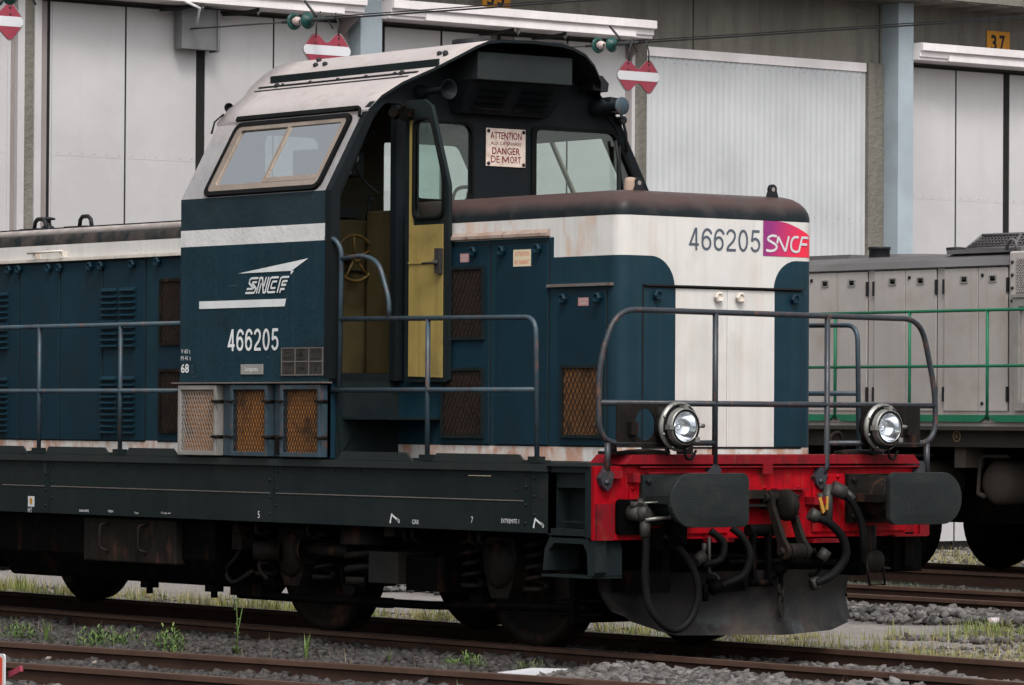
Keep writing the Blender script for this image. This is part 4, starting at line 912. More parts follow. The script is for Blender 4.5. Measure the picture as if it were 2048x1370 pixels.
# cab markings
YC = -1.4745
digits('fleet_number', '466205', -4.20, 2.022, .665, .158, .0215, 'whitemark', cab, 'side', YC)
text('lettering', 'V 60 t', -4.80, 2.01, .12, .032, 'whitemark', cab, 'side', YC, extr=0); text('lettering', 'M 41 t', -4.80, 1.96, .13, .032, 'whitemark', cab, 'side', YC, extr=0); text('lettering', '68', -4.80, 1.868, .105, .066, 'whitemark', cab, 'side', YC, thick=.02, extr=0); text('lettering', 't', -4.665, 1.866, .035, .066, 'railblue', cab, 'side', YC, extr=0)
b = MB(); F = lambda u, v: (u-.015, YC, v)
def sp(poly): b.add([F(*p) for p in poly], [tuple(range(len(poly)))])
sp([(-4.05, 2.580), (-3.17, 2.668), (-3.375, 2.585)]); sp([(-3.385, 2.583), (-3.362, 2.585), (-3.345, 2.585), (-3.385, 2.556)]); sp([(-4.55, 2.333), (-4.55, 2.388), (-3.44, 2.388), (-3.458, 2.334)])
P_(b, 'arrow_emblem', 'whitemark', cab)
b = MB(); ox, oz_, ww, hh = -3.960, 2.432, .505, .116
def lf(p, q): return (ox+p+.10*ww*q/hh, YC, oz_+q)
t_ = .045
LP_ = [[(.22, .95), (.04, .95), (.015, .86), (.015, .66), (.15, .34), (.14, .30), (-.01, .30)], [(.205, .70), (.10, .70), (.10, .64), (.225, .30), (.20, .05), (-.02, .05)],
  [(.265, .0), (.265, .95), (.325, .95), (.43, .05), (.475, .05), (.475, 1.0)], [(.325, .0), (.325, .62)], [(.415, 1.0), (.415, .42)],
  [(.73, .95), (.56, .95), (.53, .88), (.53, .12), (.56, .05), (.73, .05)], [(.715, .70), (.61, .70), (.60, .62), (.60, .38), (.61, .30), (.715, .30)],
  [(.99, .95), (.82, .95), (.79, .88), (.79, .0)], [(.975, .70), (.87, .70), (.86, .60), (.86, .47), (.965, .47)], [(.86, .0), (.86, .22), (.955, .22)]]
ribbons(b, [[(u*ww, v*hh) for u, v in p] for p in LP_], .0145, lf, 0, (0, -.0006, 0), 1)
P_(b, 'logo_lettering', 'whitemark', cab)
b = MB(); b.box(-4.015, -3.735, -1.480, -1.472, 1.852, 1.925); dp = P_(b, 'depot_plate', 'meshsteel', cab, bevel=.002)
text('lettering', 'Longueau', -3.955, 1.868, .16, .040, 'whitemark', cab, 'side', -1.4815, extr=0)
b = MB(); x0, x1, z0, z1 = -3.50, -2.985, 1.842, 2.040
b.box(x0, x1, -1.482, -1.472, z0, z1)
bp = P_(b, 'builder_plate', 'brass', cab, bevel=.002)
b = MB()
for k in range(4): xx = x0+.006+(x1-x0-.012)*k/3; b.box(xx-.004, xx+.004, -1.486, -1.482, z0, z1)
for k in range(3): zz = z0+.004+(z1-z0-.008)*k/2; b.box(x0, x1, -1.4855, -1.482, zz-.004, zz+.004)
P_(b, 'plate_border', 'trimdark', cab)
for s, xx, zz, ww, hh in (('Alsthom', -3.46, 2.0, .09, .014), ('BELFORT', -3.47, 1.96, .11, .016), ('A', -3.285, 1.975, .06, .045), ('BREVETS', -3.30, 1.95, .09, .010), ('CONSTRUIT', -3.13, 2.005, .11, .012), ('EN FRANCE', -3.13, 1.955, .11, .012), ('MOTEURS', -3.47, 1.915, .11, .012), ('1965', -3.285, 1.88, .075, .026), ('REVISION', -3.125, 1.912, .11, .012), ('PARIS', -3.45, 1.858, .08, .012), ('9', -3.085, 1.875, .02, .024)):
    text('lettering', s, xx, zz, ww, hh, 'ink', cab, 'side', -1.4862, extr=0)
# ---------------- open door, swung out towards the bonnet
YD = -.925
b = MB(); dpoly = rpoly([(-2.785, 1.80), (-2.275, 1.80), (-2.275, 3.17), (-2.485, 3.735), (-2.580, 3.785), (-2.785, 3.785)], .025)
b.prism(dpoly, 'Y', YD, YD+.03); door = P_(b, 'cab_door', ['frame'])

hole = rpoly([(-2.665, 2.955), (-2.665, 3.64), (-2.480, 3.64), (-2.335, 3.24), (-2.335, 2.955)], .06)
c = MB(); c.prism(hole, 'Y', YD-.2, YD+.2); boolean(door, c.build('c', 'seal'))
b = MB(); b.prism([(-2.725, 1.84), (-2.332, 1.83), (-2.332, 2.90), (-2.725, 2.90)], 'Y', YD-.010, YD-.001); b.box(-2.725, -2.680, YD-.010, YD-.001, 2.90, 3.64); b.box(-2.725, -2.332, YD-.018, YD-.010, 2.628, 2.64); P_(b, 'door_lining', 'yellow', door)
cxx, cz = -2.500, 3.28; inn = hole; out_ = [(cxx+(p[0]-cxx)*1.09, cz+(p[1]-cz)*1.05) for p in hole]
b = MB(); ringframe(out_, inn, lambda p, d: (p[0], d, p[1]), YD-.020, YD+.012, b); P_(b, 'window_seal', 'rubber', door)
b = MB(); b.prism(hole, 'Y', YD+.012, YD+.016); P_(b, 'pane', 'cabglass', door)
b = MB(); b.box(-2.380, -2.325, YD-.045, YD-.010, 2.555, 2.73); b.tube([(-2.355, YD-.05, 2.63), (-2.355, YD-.075, 2.63), (-2.480, YD-.075, 2.625)], .010, 6); b.lathe((-2.355, YD-.045, 2.63), (0, -1, 0), [(.018, 0), (.018, .02), (0, .024)], 8); P_(b, 'door_lock', 'brass', door)
b = MB(); b.box(-2.780, -2.660, YD-.10, YD-.02, 3.66, 3.72); b.cyl((-2.780, YD-.09, 3.68), (-2.720, YD-.16, 3.69), .035, 10); b.cyl((-2.680, YD-.10, 3.66), (-2.620, YD-.14, 3.65), .03, 10); b.cyl((-2.760, YD-.04, 3.72), (-2.760, YD-.04, 3.76), .02, 8); P_(b, 'door_closer', 'dark', door)

b = MB(); b.box(-2.93, -2.86, -.95, -.85, 1.81, 3.76); P_(b, 'hinge_post', 'black')
# ---------------- cab interior
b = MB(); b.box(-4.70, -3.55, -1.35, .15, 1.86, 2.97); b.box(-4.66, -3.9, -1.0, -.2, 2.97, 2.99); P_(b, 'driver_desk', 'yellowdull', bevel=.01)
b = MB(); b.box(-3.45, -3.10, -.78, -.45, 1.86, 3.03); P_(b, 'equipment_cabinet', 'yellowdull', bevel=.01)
b = MB(); b.box(-3.70, -3.45, -1.26, -.80, 3.28, 3.46); ib = P_(b, 'instrument_box', 'ink', bevel=.01)
b = MB()
for k in range(3):
    for z in (3.30, 3.335): b.box(-3.45, -3.445, -1.12+.08*k, -1.08+.08*k, z, z+.010)
for y, z in ((-.98, 3.41), (-.88, 3.41)): b.lathe((-3.45, y, z), (1, 0, 0), [(.03, 0), (.028, .006), (.024, .006), (0, .003)], 16)
P_(b, 'gauge', 'steel', ib)
b = MB(); b.tube(smooth_path([(-3.3, -.80, 3.62), (-3.32, -.92, 3.50), (-3.34, -.96, 3.36), (-3.34, -.88, 3.24), (-3.3, -.78, 3.15)]), .010, 6); P_(b, 'coiled_cable', 'ink')
b = MB(); cw_ = V(-3.42, -.90, 2.69); rr_ = .165
b.tube([cw_+V(0, rr_*math.cos(t), rr_*math.sin(t)) for t in [k*math.pi/14 for k in range(28)]], .013, 6, closed=True)
for k in range(5): t = k*2*math.pi/5+.4; b.tube([cw_, cw_+V(0, rr_*math.cos(t), rr_*math.sin(t))], .011, 6)
b.cyl(cw_+V(-.10, 0, 0), cw_+V(.03, 0, 0), .028, 10); P_(b, 'hand_brake_wheel', 'wheel_y')
b = MB(); b.prism(rrect(.72, 1.14, 3.02, 3.30, .06), 'X', -4.25, -4.17); b.box(-4.3, -3.9, .72, 1.14, 2.55, 2.66); b.cyl((-4.1, .93, 1.86), (-4.1, .93, 2.55), .04, 8); P_(b, 'driver_seat', 'enamelred', bevel=.02)
b = MB(); b.tube(smooth_path([(-4.3, .62, 3.05), (-4.3, .66, 3.26), (-4.3, .80, 3.30), (-4.3, .98, 3.26), (-4.3, 1.0, 3.1)]), .014, 6); b.tube([(-4.2, .75, 2.9), (-4.2, .75, 3.38)], .012, 6); P_(b, 'grab_hoop', 'meshsteel')

b = MB(); b.box(-3.55, -3.535, -1.30, -.55, 2.60, 2.61).box(-3.55, -3.535, -.98, -.97, 1.90, 2.90).box(-3.10, -3.09, -.76, -.47, 2.70, 2.71).box(-3.10, -3.085, -.72, -.66, 2.40, 2.46); P_(b, 'panel_seam', 'ink')
b = MB(); b.tube([(-3.5, -1.22, 1.9), (-3.5, -1.22, 2.9), (-3.5, -1.10, 3.0)], .016, 6); b.tube([(-3.48, -1.16, 1.9), (-3.48, -1.16, 2.5)], .012, 6); P_(b, 'conduit', 'dark2')
b = MB(); b.box(-3.95, -3.62, -.95, -.70, 2.99, 3.06); b.tube([(-3.7, -.6, 2.97), (-3.66, -.6, 3.12)], .012, 6); b.lathe((-3.66, -.6, 3.12), (0, 0, 1), [(.02, 0), (.026, .02), (0, .045)], 8); P_(b, 'control_lever', 'ink')
# ---------------- underside
b = MB(); b.prism([(-1.34, .80), (-1.34, .50), (-1.20, .30), (1.20, .30), (1.34, .50), (1.34, .80)], 'X', -7.62, -4.55)
tk = P_(b, 'fuel_tank', 'dark', bevel=.02)
b = MB()
for x in (-6.70, -5.62, -4.75): b.box(x-.05, x+.05, -1.25, -1.15, .26, .31); b.cyl((x, -1.2, .215), (x, -1.2, .26), .026, 8)
P_(b, 'tank_bracket', 'dark', tk)
b = MB(); b.box(-6.24, -4.97, -1.40, -1.30, .45, .78); bx = P_(b, 'battery_box', 'dark2', bevel=.012)
b = MB()
for x in (-5.93, -5.40): b.tube(bent([(x+.05, -1.40, .74), (x, -1.45, .73), (x, -1.45, .55), (x+.05, -1.40, .53)], .03), .012, 6)
P_(b, 'box_handle', 'dark2', bx)
b = MB(); b.box(-8.6, -7.7, -1.3, 1.3, .35, .8); P_(b, 'compressor_case', 'dark')
def wheel(bg_, x, s):
    b = MB(); b.lathe((x, s*.66, .55), (0, s, 0), [(.0, .05), (.12, .06), (.14, .03), (.42, .045), (.46, .06), (.475, .115), (.552, .115), (.552, .03), (.555, -.0), (.58, -.015), (.58, -.03), (.50, -.04), (.12, -.02), (0, -.02)], 40)
    return P_(b, 'wheel', 'dark2', bg_)
def spring(b, x, y, z0, z1, r, rw, turns):
    n = turns*14; b.tube([(x+r*math.cos(2*math.pi*k/14), y+r*math.sin(2*math.pi*k/14), z0+(z1-z0)*k/n) for k in range(n+1)], rw, 8)
def bogie(xc):
    b = MB(); b.box(xc-1.75, xc+1.75, -.98, -.90, .56, .80).box(xc-1.75, xc+1.75, .90, .98, .56, .80).box(xc-.5, xc+.5, -.9, .9, .45, .75)
    b.prism([(xc-1.8, .70), (xc-1.5, .78), (xc+1.5, .78), (xc+1.8, .70), (xc+1.8, .58), (xc+1.0, .50), (xc+.5, .40), (xc-.5, .40), (xc-1.0, .50), (xc-1.8, .58)], 'Y', -1.0, -.96)
    g = P_(b, 'bogie', 'dark')
    for x in (xc-1.23, xc+1.23):
        for s in (-1, 1):
            wheel(g, x, s)
            b = MB(); y0 = s*1.0; b.lathe((x, s*.88, .56), (0, s, 0), [(.16, 0), (.17, .10), (.165, .20), (.13, .225), (.05, .24), (0, .24)], 20)
            q = [(x-.19, .62), (x-.15, .74), (x+.15, .74), (x+.19, .62), (x+.13, .40), (x+.09, .33), (x-.09, .33), (x-.13, .40)]
            ya, yb = sorted((s*.95, s*1.07)); b.prism(q, 'Y', ya, yb)
            for k in range(8): a = R(45*k+22); b.lathe((x+.13*math.cos(a), s*1.085, .56+.13*math.sin(a)), (0, s, 0), [(.014, 0), (.014, .014), (0, .018)], 6)
            P_(b, 'axle_box', 'dark2', g)
            b = MB(); 
            for dx in (-.36, .36): spring(b, x+dx, s*1.02, .42, .72, .075, .017, 4); b.cyl((x+dx, s*1.02, .39), (x+dx, s*1.02, .42), .10, 12)
            P_(b, 'coil_spring', 'dark2', g)
        b = MB(); b.cyl((x, -.66, .55), (x, .66, .55), .09, 12); P_(b, 'axle', 'dark', g)
    for s in (-1, 1):
        b = MB(); spring(b, xc-.22, s*1.13, .42, .70, .135, .026, 3); b.lathe((xc-.22, s*1.13, .66), (0, 0, 1), [(.19, 0), (.18, .13), (.1, .14)], 20); b.cyl((xc-.22, s*1.13, .38), (xc-.22, s*1.13, .43), .15, 14); P_(b, 'suspension_spring', 'dark2', g)
        b = MB(); ya, yb = sorted((s*1.0, s*1.32)); b.box(xc+.06, xc+.40, ya, yb, .40, .62); P_(b, 'sand_box', 'boxgrey', g, bevel=.008)
        ya, yb = sorted((s*.98, s*1.25)); b = MB(); b.box(xc+.41, xc+.85, ya, yb, .36, .60); b.box(xc-.36, xc-.08, ya, yb, .365, .38); b.box(xc-.37, xc-.355, ya, yb, .38, .50); b.box(xc-.085, xc-.07, ya, yb, .38, .46); P_(b, 'bogie_box', 'dark', g)
        b = MB(); b.tube([(xc-1.85, s*1.10, .245), (xc-.7, s*1.10, .245), (xc-.6, s*1.10, .25), (xc+.5, s*1.10, .255), (xc+1.7, s*1.10, .29), (xc+2.2, s*1.08, .30)], .030, 8); b.box(xc-.9, xc+.0, s*1.08-.03, s*1.08+.03, .215, .285)
        b.tube([(xc+1.75, s*1.10, .30), (xc+1.82, s*1.10, .345), (xc+2.35, s*1.08, .35)], .012, 6); b.tube([(xc+1.75, s*1.10, .30), (xc+1.82, s*1.10, .25), (xc+2.35, s*1.08, .26)], .012, 6)
        b.box(xc-1.9, xc-1.5, s*1.1-.05, s*1.1+.05, .24, .33); P_(b, 'brake_rod', 'dark', g)
        b = MB()
        for dx in (-1.75, -.75, .75, 1.72): b.prism([(xc+dx-.06, .66), (xc+dx+.05, .66), (xc+dx+.08, .30), (xc+dx-.02, .22), (xc+dx-.07, .32)], 'Y', s*.86-.05, s*.86+.05)
        P_(b, 'brake_shoe', 'dark2', g)
    b = MB(); b.cyl((xc-.95, -1.12, .60), (xc-.42, -1.12, .60), .045, 10); b.lathe((xc-.95, -1.12, .60), (-1, 0, 0), [(.11, -.03), (.11, .03), (0, .05)], 14)
    P_(b, 'torque_rod', 'dark2', g)
    b = MB(); b.cyl((xc-1.30, -1.11, .57), (xc-1.45, -1.24, .58), .07, 12); b.tube(smooth_path([(xc-1.66, -1.2, .66), (xc-1.7, -1.22, .54), (xc-1.85, -1.22, .42), (xc-1.72, -1.24, .34), (xc-1.5, -1.22, .43)]), .018, 6); b.tube(smooth_path([(xc-1.42, -1.2, .54), (xc-1.42, -1.22, .45), (xc-1.34, -1.2, .37)]), .016, 6); b.box(xc-1.72, xc-1.60, -1.26, -1.14, .58, .76)
    P_(b, 'speed_sensor', 'dark2', g)
    b = MB()
    for dx in (-1.6, -1.35, -.7, .45, .55, 1.2, 1.3): b.tube([(xc+dx, -1.3, .82), (xc+dx, -1.3, .72), (xc+dx+.02, -1.22, .68)], .016, 6)
    b.box(xc+.30, xc+.42, -1.36, -1.28, .73, .80)
    P_(b, 'pipe_bracket', 'dark2', g)
    return g
bogie(-2.715); bogie(-10.62)
b = MB(); b.box(-14.78, -14.75, -1.468, 1.468, .765, 1.245); P_(b, 'buffer_beam', 'red')
b = MB()
for s in (-1, 1): b.lathe((-14.78, .875*s, 1.03), (-1, 0, 0), [(.15, 0), (.14, .3), (.11, .3), (.11, .46), (.22, .47), (.22, .52), (0, .53)], 20)
P_(b, 'buffer', 'buffer')
b = MB(); b.box(-4.5, -.5, -.35, .35, .7, 1.1); b.box(-1.1, -.1, -1.2, 1.2, .80, 1.1); P_(b, 'inner_frame', 'dark')
b = MB(); b.box(-.62, -.58, -1.15, 1.15, .20, .80); P_(b, 'dark_backing', 'dark')  # added dark sheet, stands for the black shade between beam and plough
# ================================================================== second locomotive (grey, green handrails)
G2 = empty('grey_locomotive', (-7, 12.65, 0), 'dusty grey diesel locomotive with bright green handrails and grey side doors, standing behind', 'locomotive')
def Q_(mb, name, mat, parent=None, **k): return mb.build(name, mat, parent or G2, **k)
YG = 11.4; GX0, GX1 = -13.6, 3.5
b = MB(); b.prism([(11.4, 1.60), (11.4, 3.12), (11.46, 3.20), (11.55, 3.24), (13.75, 3.24), (13.84, 3.20), (13.9, 3.12), (13.9, 1.60)], 'X', GX0, -9.25); gb = Q_(b, 'engine_hood', 'locogrey')
b = MB(); b.prism([(11.36, 3.125), (11.42, 3.20), (11.6, 3.262), (13.7, 3.262), (13.88, 3.20), (13.94, 3.125)], 'X', GX0-.03, -9.22); Q_(b, 'hood_roof', 'locogreyd', gb)
b = MB(); b.box(-9.22, -4.8, 11.36, 13.94, 1.60, 3.26); rad = Q_(b, 'radiator_housing', 'locogrey', bevel=.02)
b = MB(); b.box(-9.10, -6.9, 11.35, 11.36, 2.84, 3.18); Q_(b, 'vent_panel', 'meshdark', rad)
b = MB(); expanded(b, -9.10, -6.9, 2.84, 3.18, .035, .035, lambda u, v, d: (u, 11.347-d, v), w=.012); Q_(b, 'vent_mesh', 'locogrey', rad)
b = MB(); ringframe([(-9.12, 1.66), (-8.0, 1.66), (-8.0, 2.78), (-9.12, 2.78)], [(-9.04, 1.74), (-8.08, 1.74), (-8.08, 2.70), (-9.04, 2.70)], lambda p, d: (p[0], d, p[1]), 11.355, 11.31, b); b.box(-9.16, -6.8, 11.30, 11.36, 2.79, 2.82); Q_(b, 'access_frame', 'meshsteel', rad)
b = MB()
for k in range(4): b.lathe((-9.17, 11.36, 3.15-.13*k), (0, -1, 0), [(.02, 0), (.015, .015), (0, .02)], 6)
Q_(b, 'bolt', 'ink', rad)
edges = [(-13.55, -12.9), (-12.88, -12.26), (-12.24, -11.83)]
edges = [(-13.50, -12.66), (-12.64, -12.14), (-12.12, -11.43), (-11.41, -11.02) ]
edges = [(-13.3, -12.42), (-12.40, -11.905), (-11.885, -11.42), (-11.29, -10.79), (-10.77, -10.30), (-10.17, -9.75), (-9.735, -9.30)]
edges = [(-13.3, -12.42), (-12.40, -11.905), (-11.895, -11.40), (-11.27, -10.79), (-10.78, -10.30), (-10.17, -9.70), (-9.69, -9.24)]
edges = [(-13.2, -12.28), (-12.26, -11.815), (-11.805, -11.34), (-11.23, -10.765), (-10.755, -10.30), (-10.18, -9.69), (-9.68, -9.265)]
for i, (x0, x1) in enumerate(edges):
    b = MB(); b.box(x0, x1, YG-.018, YG+.005, 1.655, 3.105); d = Q_(b, 'hood_door', 'locogrey', gb, bevel=.004)
    cx_ = (x0+x1)/2+(.05 if i % 2 else .0)
    b = MB(); ringframe(rrect(cx_-.055, cx_+.055, 2.955, 3.03, .012, 2), rrect(cx_-.040, cx_+.040, 2.968, 3.017, .008, 2), lambda p, q: (p[0], q, p[1]), YG-.019, YG-.028, b); b.box(cx_-.04, cx_+.04, YG-.020, YG-.0185, 2.968, 2.99); b.box(cx_-.04, cx_+.04, YG-.020, YG-.0185, 2.968, 3.017, 1); Q_(b, 'door_latch', ['meshsteel', 'ink'], gb)
    b = MB(); b.box(x0-.011, x0, YG-.006, YG, 1.65, 3.11).box(x1, x1+.006, YG-.006, YG, 1.65, 3.11).box(x0, x1, YG-.008, YG, 3.105, 3.115)
    hx = x0-.006 if i in (3, 5) else x1+.003
    if i in (2, 3, 4, 5, 6):
        for z in (1.75, 2.85): b.box(hx-.012, hx+.012, YG-.03, YG-.005, z, z+.15)
    if i in (1, 4, 6): b.lathe((x0+.06, YG-.018, 3.03), (0, -1, 0), [(.02, 0), (.018, .012), (0, .014)], 10); 
    if i == 6: b.lathe((x0+.06, YG-.018, 1.73), (0, -1, 0), [(.02, 0), (.018, .012), (0, .014)], 10)
    Q_(b, 'hinge', 'ink', gb)
b = MB(); b.box(-14.2, -4.4, 11.13, 14.17, 1.50, 1.535); b.box(-14.2, -4.4, 11.12, 11.14, 1.535, 1.60)
Q_(b, 'walkway', 'locogrey')
for k in range(-2, 6):
    x0 = -11.52+1.13*k; b = MB(); b.prism([(x0+.02, 1.615), (x0+1.12, 1.615), (x0+1.10, 1.585), (x0+1.03, 1.545), (x0+.11, 1.545), (x0+.04, 1.585)], 'Y', 11.09, 11.115); Q_(b, 'green_kick_board', 'green')
b = MB(); b.box(-14.2, -4.4, 11.16, 14.14, 1.29, 1.50); gf = Q_(b, 'frame', 'locoframe')
b = MB(); b.box(-14.2, -4.4, 11.0, 11.16, 1.46, 1.50); Q_(b, 'frame_flange', 'locoframe', gf)
YH = 11.10; b = MB()
for z in (2.665, 2.105): b.tube([(-14, YH, z), (-4.6, YH, z)], .016, 8)
for k in range(-2, 7): b.tube([(-11.52+1.13*k, YH, 2.665), (-11.52+1.13*k, YH, 1.56)], .016, 8)
Q_(b, 'handrail', 'green')
text('lettering', '14.33 m', -10.68, 1.40, .30, .055, 'yellowmark', gf, 'side', 11.158, extr=0); text('lettering', '8.10 m', -10.68, 1.315, .28, .055, 'yellowmark', gf, 'side', 11.158, extr=0); text('lettering', 'K', -9.772, 1.375, .034, .045, 'yellowmark', gf, 'side', 11.158, extr=0)
b = MB(); ringframe([(-9.755+.055*math.cos(R(a)), 1.397+.055*math.sin(R(a))) for a in range(0, 360, 20)], [(-9.755+.046*math.cos(R(a)), 1.397+.046*math.sin(R(a))) for a in range(0, 360, 20)], lambda p, d: (p[0], d, p[1]), 11.159, 11.157, b); Q_(b, 'circle_mark', 'yellowmark', gf)
# roof equipment
b = MB(); b.box(-10.27, -9.2, 11.5, 13.2, 3.262, 3.305); ex = Q_(b, 'roof_plate', 'locogreyd')
b = MB(); b.add([(-10.10, 11.62, 3.305), (-9.18, 11.62, 3.305), (-9.18, 13, 3.305), (-10.10, 13, 3.305), (-9.98, 11.74, 3.45), (-9.22, 11.74, 3.45), (-9.22, 12.9, 3.45), (-9.98, 12.9, 3.45)], [(0, 1, 5, 4), (1, 2, 6, 5), (2, 3, 7, 6), (3, 0, 4, 7), (4, 5, 6, 7)]); cg = Q_(b, 'cooler_cage', 'seal')
b = MB(); 
for p0, p1 in (((-10.10, 11.61, 3.31), (-9.98, 11.73, 3.455)), ((-9.98, 11.73, 3.455), (-9.22, 11.73, 3.455)), ((-9.22, 11.73, 3.455), (-9.15, 11.61, 3.31)), ((-9.42, 11.73, 3.455), (-9.40, 11.61, 3.31)), ((-10.10, 11.61, 3.31), (-9.15, 11.61, 3.31))): b.tube([p0, p1], .018, 6)
for k in range(16): b.tube([(-10.02+.05*k, 11.612, 3.33), (-9.95+.046*k, 11.725, 3.44)], .006, 4)
for k in range(4): b.tube([(-10.08+.03*k, 11.62+.028*k, 3.34+.028*k), (-9.16, 11.62+.028*k, 3.34+.028*k)], .006, 4)
Q_(b, 'cage_bar', 'locogreyd', cg)
b = MB(); b.tube([(-9.35, 11.45, 3.28), (-9.33, 11.45, 3.36), (-9.27, 11.45, 3.385), (-9.22, 11.45, 3.36), (-9.20, 11.45, 3.28)], .018, 6); Q_(b, 'lifting_eye', 'locogreyd')
for x in (-11.55, -10.38):
    b = MB(); b.lathe((x, 11.75, 3.25), (0, 0, 1), [(.05, 0), (.05, .05), (.11, .055), (.11, .09), (0, .1)] if x > -11 else [(.11, 0), (.11, .10), (.12, .105), (.12, .13), (0, .135)], 16); Q_(b, 'roof_cap', 'ink')
b = MB(); b.box(-12.9, -11.95, 11.7, 12.6, 3.25, 3.31); b.lathe((-11.6, 12.4, 3.25), (0, 0, 1), [(.5, 0), (.48, .06), (0, .07)], 24); Q_(b, 'roof_hatch', 'locogreyd')
# air tanks, wheels
for x in (-10.72, -9.60):
    b = MB(); b.lathe((x, 11.60, .93), (0, 1, 0), [(0, -.10), (.10, -.09), (.18, -.055), (.225, 0), (.225, .8), (0, .8)], 28); t = Q_(b, 'air_tank', 'tank')
    b = MB(); b.tube(bent([(x+.25, 11.5, 1.20), (x-.12, 11.46, 1.20), (x-.15, 11.46, .85), (x-.15, 11.46, .80)], .07), .020, 8); b.tube([(x-.15, 11.46, .82), (x-.06, 11.46, .79)], .025, 8); Q_(b, 'pipe', 'tank', t)
b = MB(); b.box(-9.88, -9.72, 11.25, 11.5, 1.08, 1.29); Q_(b, 'bracket', 'tank')
for x, yy in ((-11.36, 11.95), (-11.36, 13.35), (-8.75, 11.95), (-8.75, 13.35)):
    b = MB(); s = -1 if yy < 12 else 1; b.lathe((x, yy, .50), (0, s, 0), [(0, .05), (.12, .06), (.14, .02), (.40, .035), (.43, .10), (.502, .10), (.505, .0), (.53, -.02), (.53, -.04), (0, -.04)], 36); Q_(b, 'wheel', 'dark')
b = MB(); b.box(-14, -8.0, 12.0, 13.3, .50, 1.28); b.box(-12.6, -11.0, 11.6, 11.78, .40, 1.2); Q_(b, 'bogie_frame', 'dark')
b = MB(); b.box(-11.32, -11.18, 11.3, 11.34, .02, .70); b.box(-11.9, -11.3, 11.2, 11.5, .0, .012); Q_(b, 'guard_iron', 'tank')

# ================================================================== depot building
DEP = empty('depot_building', (-19, 11, -.15), 'long white-doored engine shed with dark concrete lintels and blue-grey steel columns', 'building')
XF = -19.0
def D_(mb, name, mat, parent=None, **k): return mb.build(name, mat, parent or DEP, **k)
def conc():
    M = Mat('board_marked_concrete'); x, y, z = M.xyz()
    c = M.mix(M.noise(.7, detail=7, lo=.3, hi=.7), (.165, .155, .132), (.115, .107, .092))
    c = M.mix(M.noise(1, (5, 5, .5), detail=5, lo=.45, hi=.75)*.6, c, (.05, .047, .04))
    c = M.mix(M.noise(5, detail=7, lo=.62, hi=.7)*.5, c, (.20, .19, .165))
    return M.out(c, .85, 0, .3, M.noise(14, detail=5), .4, .02)
MT['concrete'] = conc()
b = MB(); b.box(-60, XF-.30, -25, 50, -.2, 11); D_(b, 'rear_wall', 'concrete')
# lintel slabs with joints
ls = [-6.7, -1.5, 3.6, 5.77, 10.35, 15.50, 18.66, 23.8, 29.0]
for y0, y1 in zip(ls[:-1], ls[1:]):
    b = MB(); b.box(XF-.29, XF-.02, y0+.012, y1-.012, 6.17, 7.0); D_(b, 'lintel_slab', 'concrete')
b = MB(); b.box(XF-.3, XF+.75, -25, 50, 6.98, 7.35); cn = D_(b, 'canopy', 'concrete')
b = MB(); zz_ = []
for k in range(76): zz_ += [(k*.5-10, 6.978), (k*.5-9.94, 6.955), (k*.5-9.75, 6.955), (k*.5-9.69, 6.978)]
b.prism(zz_+[(28.5, 6.979), (-10.5, 6.979)], 'X', XF-.0, XF+.72); D_(b, 'canopy_soffit', 'concrete', cn)
for y0, y1, d in ((-1.6, -1.48, 0), (5.77, 5.89, .02), (12.29, 12.39, -.0), (14.53, 14.72, .02), (18.42, 18.69, .04), (25.2, 25.4, .02)):
    b = MB(); b.box(XF-.29, XF+d, y0, y1, -.2, 6.17); D_(b, 'pier', 'concrete')
for y0, y1, d in ((10.20, 10.51, .23), (18.70, 18.965, .30), (1.7, 2.0, .25), (27.0, 27.3, .25)):
    b = MB(); b.box(XF-.05, XF+d, y0, y1, -.2, 6.95); D_(b, 'steel_column', 'galv')
def door(panels, dark=()):
    for y0, y1 in panels:
        b = MB(); b.box(XF-.06, XF, y0, y1, -.02, 6.16)
        for z in (1.2, 4.45): b.box(XF, XF+.002, y0+.02, y1-.02, z, z+.008)
        D_(b, 'door_leaf', 'panel')
        b = MB()
        y = y0+.08
        while y < y1-.04:
            b.box(XF+.001, XF+.004, y, y+.010, 4.475, 4.485); y += .16
        D_(b, 'rivet_row', 'panelshade')
door([(-1.45, -.2), (-.17, 1.05), (1.1, 2.3), (2.33, 3.9), (3.93, 5.565)])
door([(6.14, 7.095), (7.12, 8.056), (8.18, 9.115), (9.14, 10.04)])
door([(10.72, 11.535), (11.57, 12.29), (12.71, 13.46), (13.49, 14.39)])
door([(19.02, 20.0), (20.03, 20.88), (21.0, 21.95), (21.98, 23.1), (23.2, 25.1)])
b = MB()
for y0, y1 in ((7.095, 7.12), (8.056, 8.18), (9.115, 9.14), (10.04, 10.06), (6.08, 6.115), (11.535, 11.57), (12.39, 12.45), (13.46, 13.49), (20.0, 20.03), (20.88, 21.0), (21.95, 21.98), (3.9, 3.93), (1.05, 1.1), (-.2, -.17), (2.3, 2.33), (23.1, 23.2), (14.39, 14.40), (10.51, 10.72)):
    b.box(XF-.05, XF-.01, y0-.002, y1+.002, -.1, 6.165)
D_(b, 'door_seal', 'seal')
b = MB()
for y0, y1, d in ((5.567, 5.606, .0), (5.68, 5.768, .03), (5.892, 5.98, .04), (12.66, 12.71, 0), (14.48, 14.53, .02), (6.115, 6.135, .0)): b.box(XF-.05, XF+d, y0, y1, -.1, 6.16)
D_(b, 'door_jamb', 'panel')
b = MB()
for y0, y1, d in ((5.606, 5.68, -.03), (5.98, 6.08, -.01), (12.45, 12.66, -.02), (14.40, 14.48, -.02), (10.06, 10.2, -.02)): b.box(XF-.05, XF+d, y0, y1, -.1, 6.16)
D_(b, 'jamb_reveal', 'panelshade')  # reveal strips get their shade from the grey-beige colour
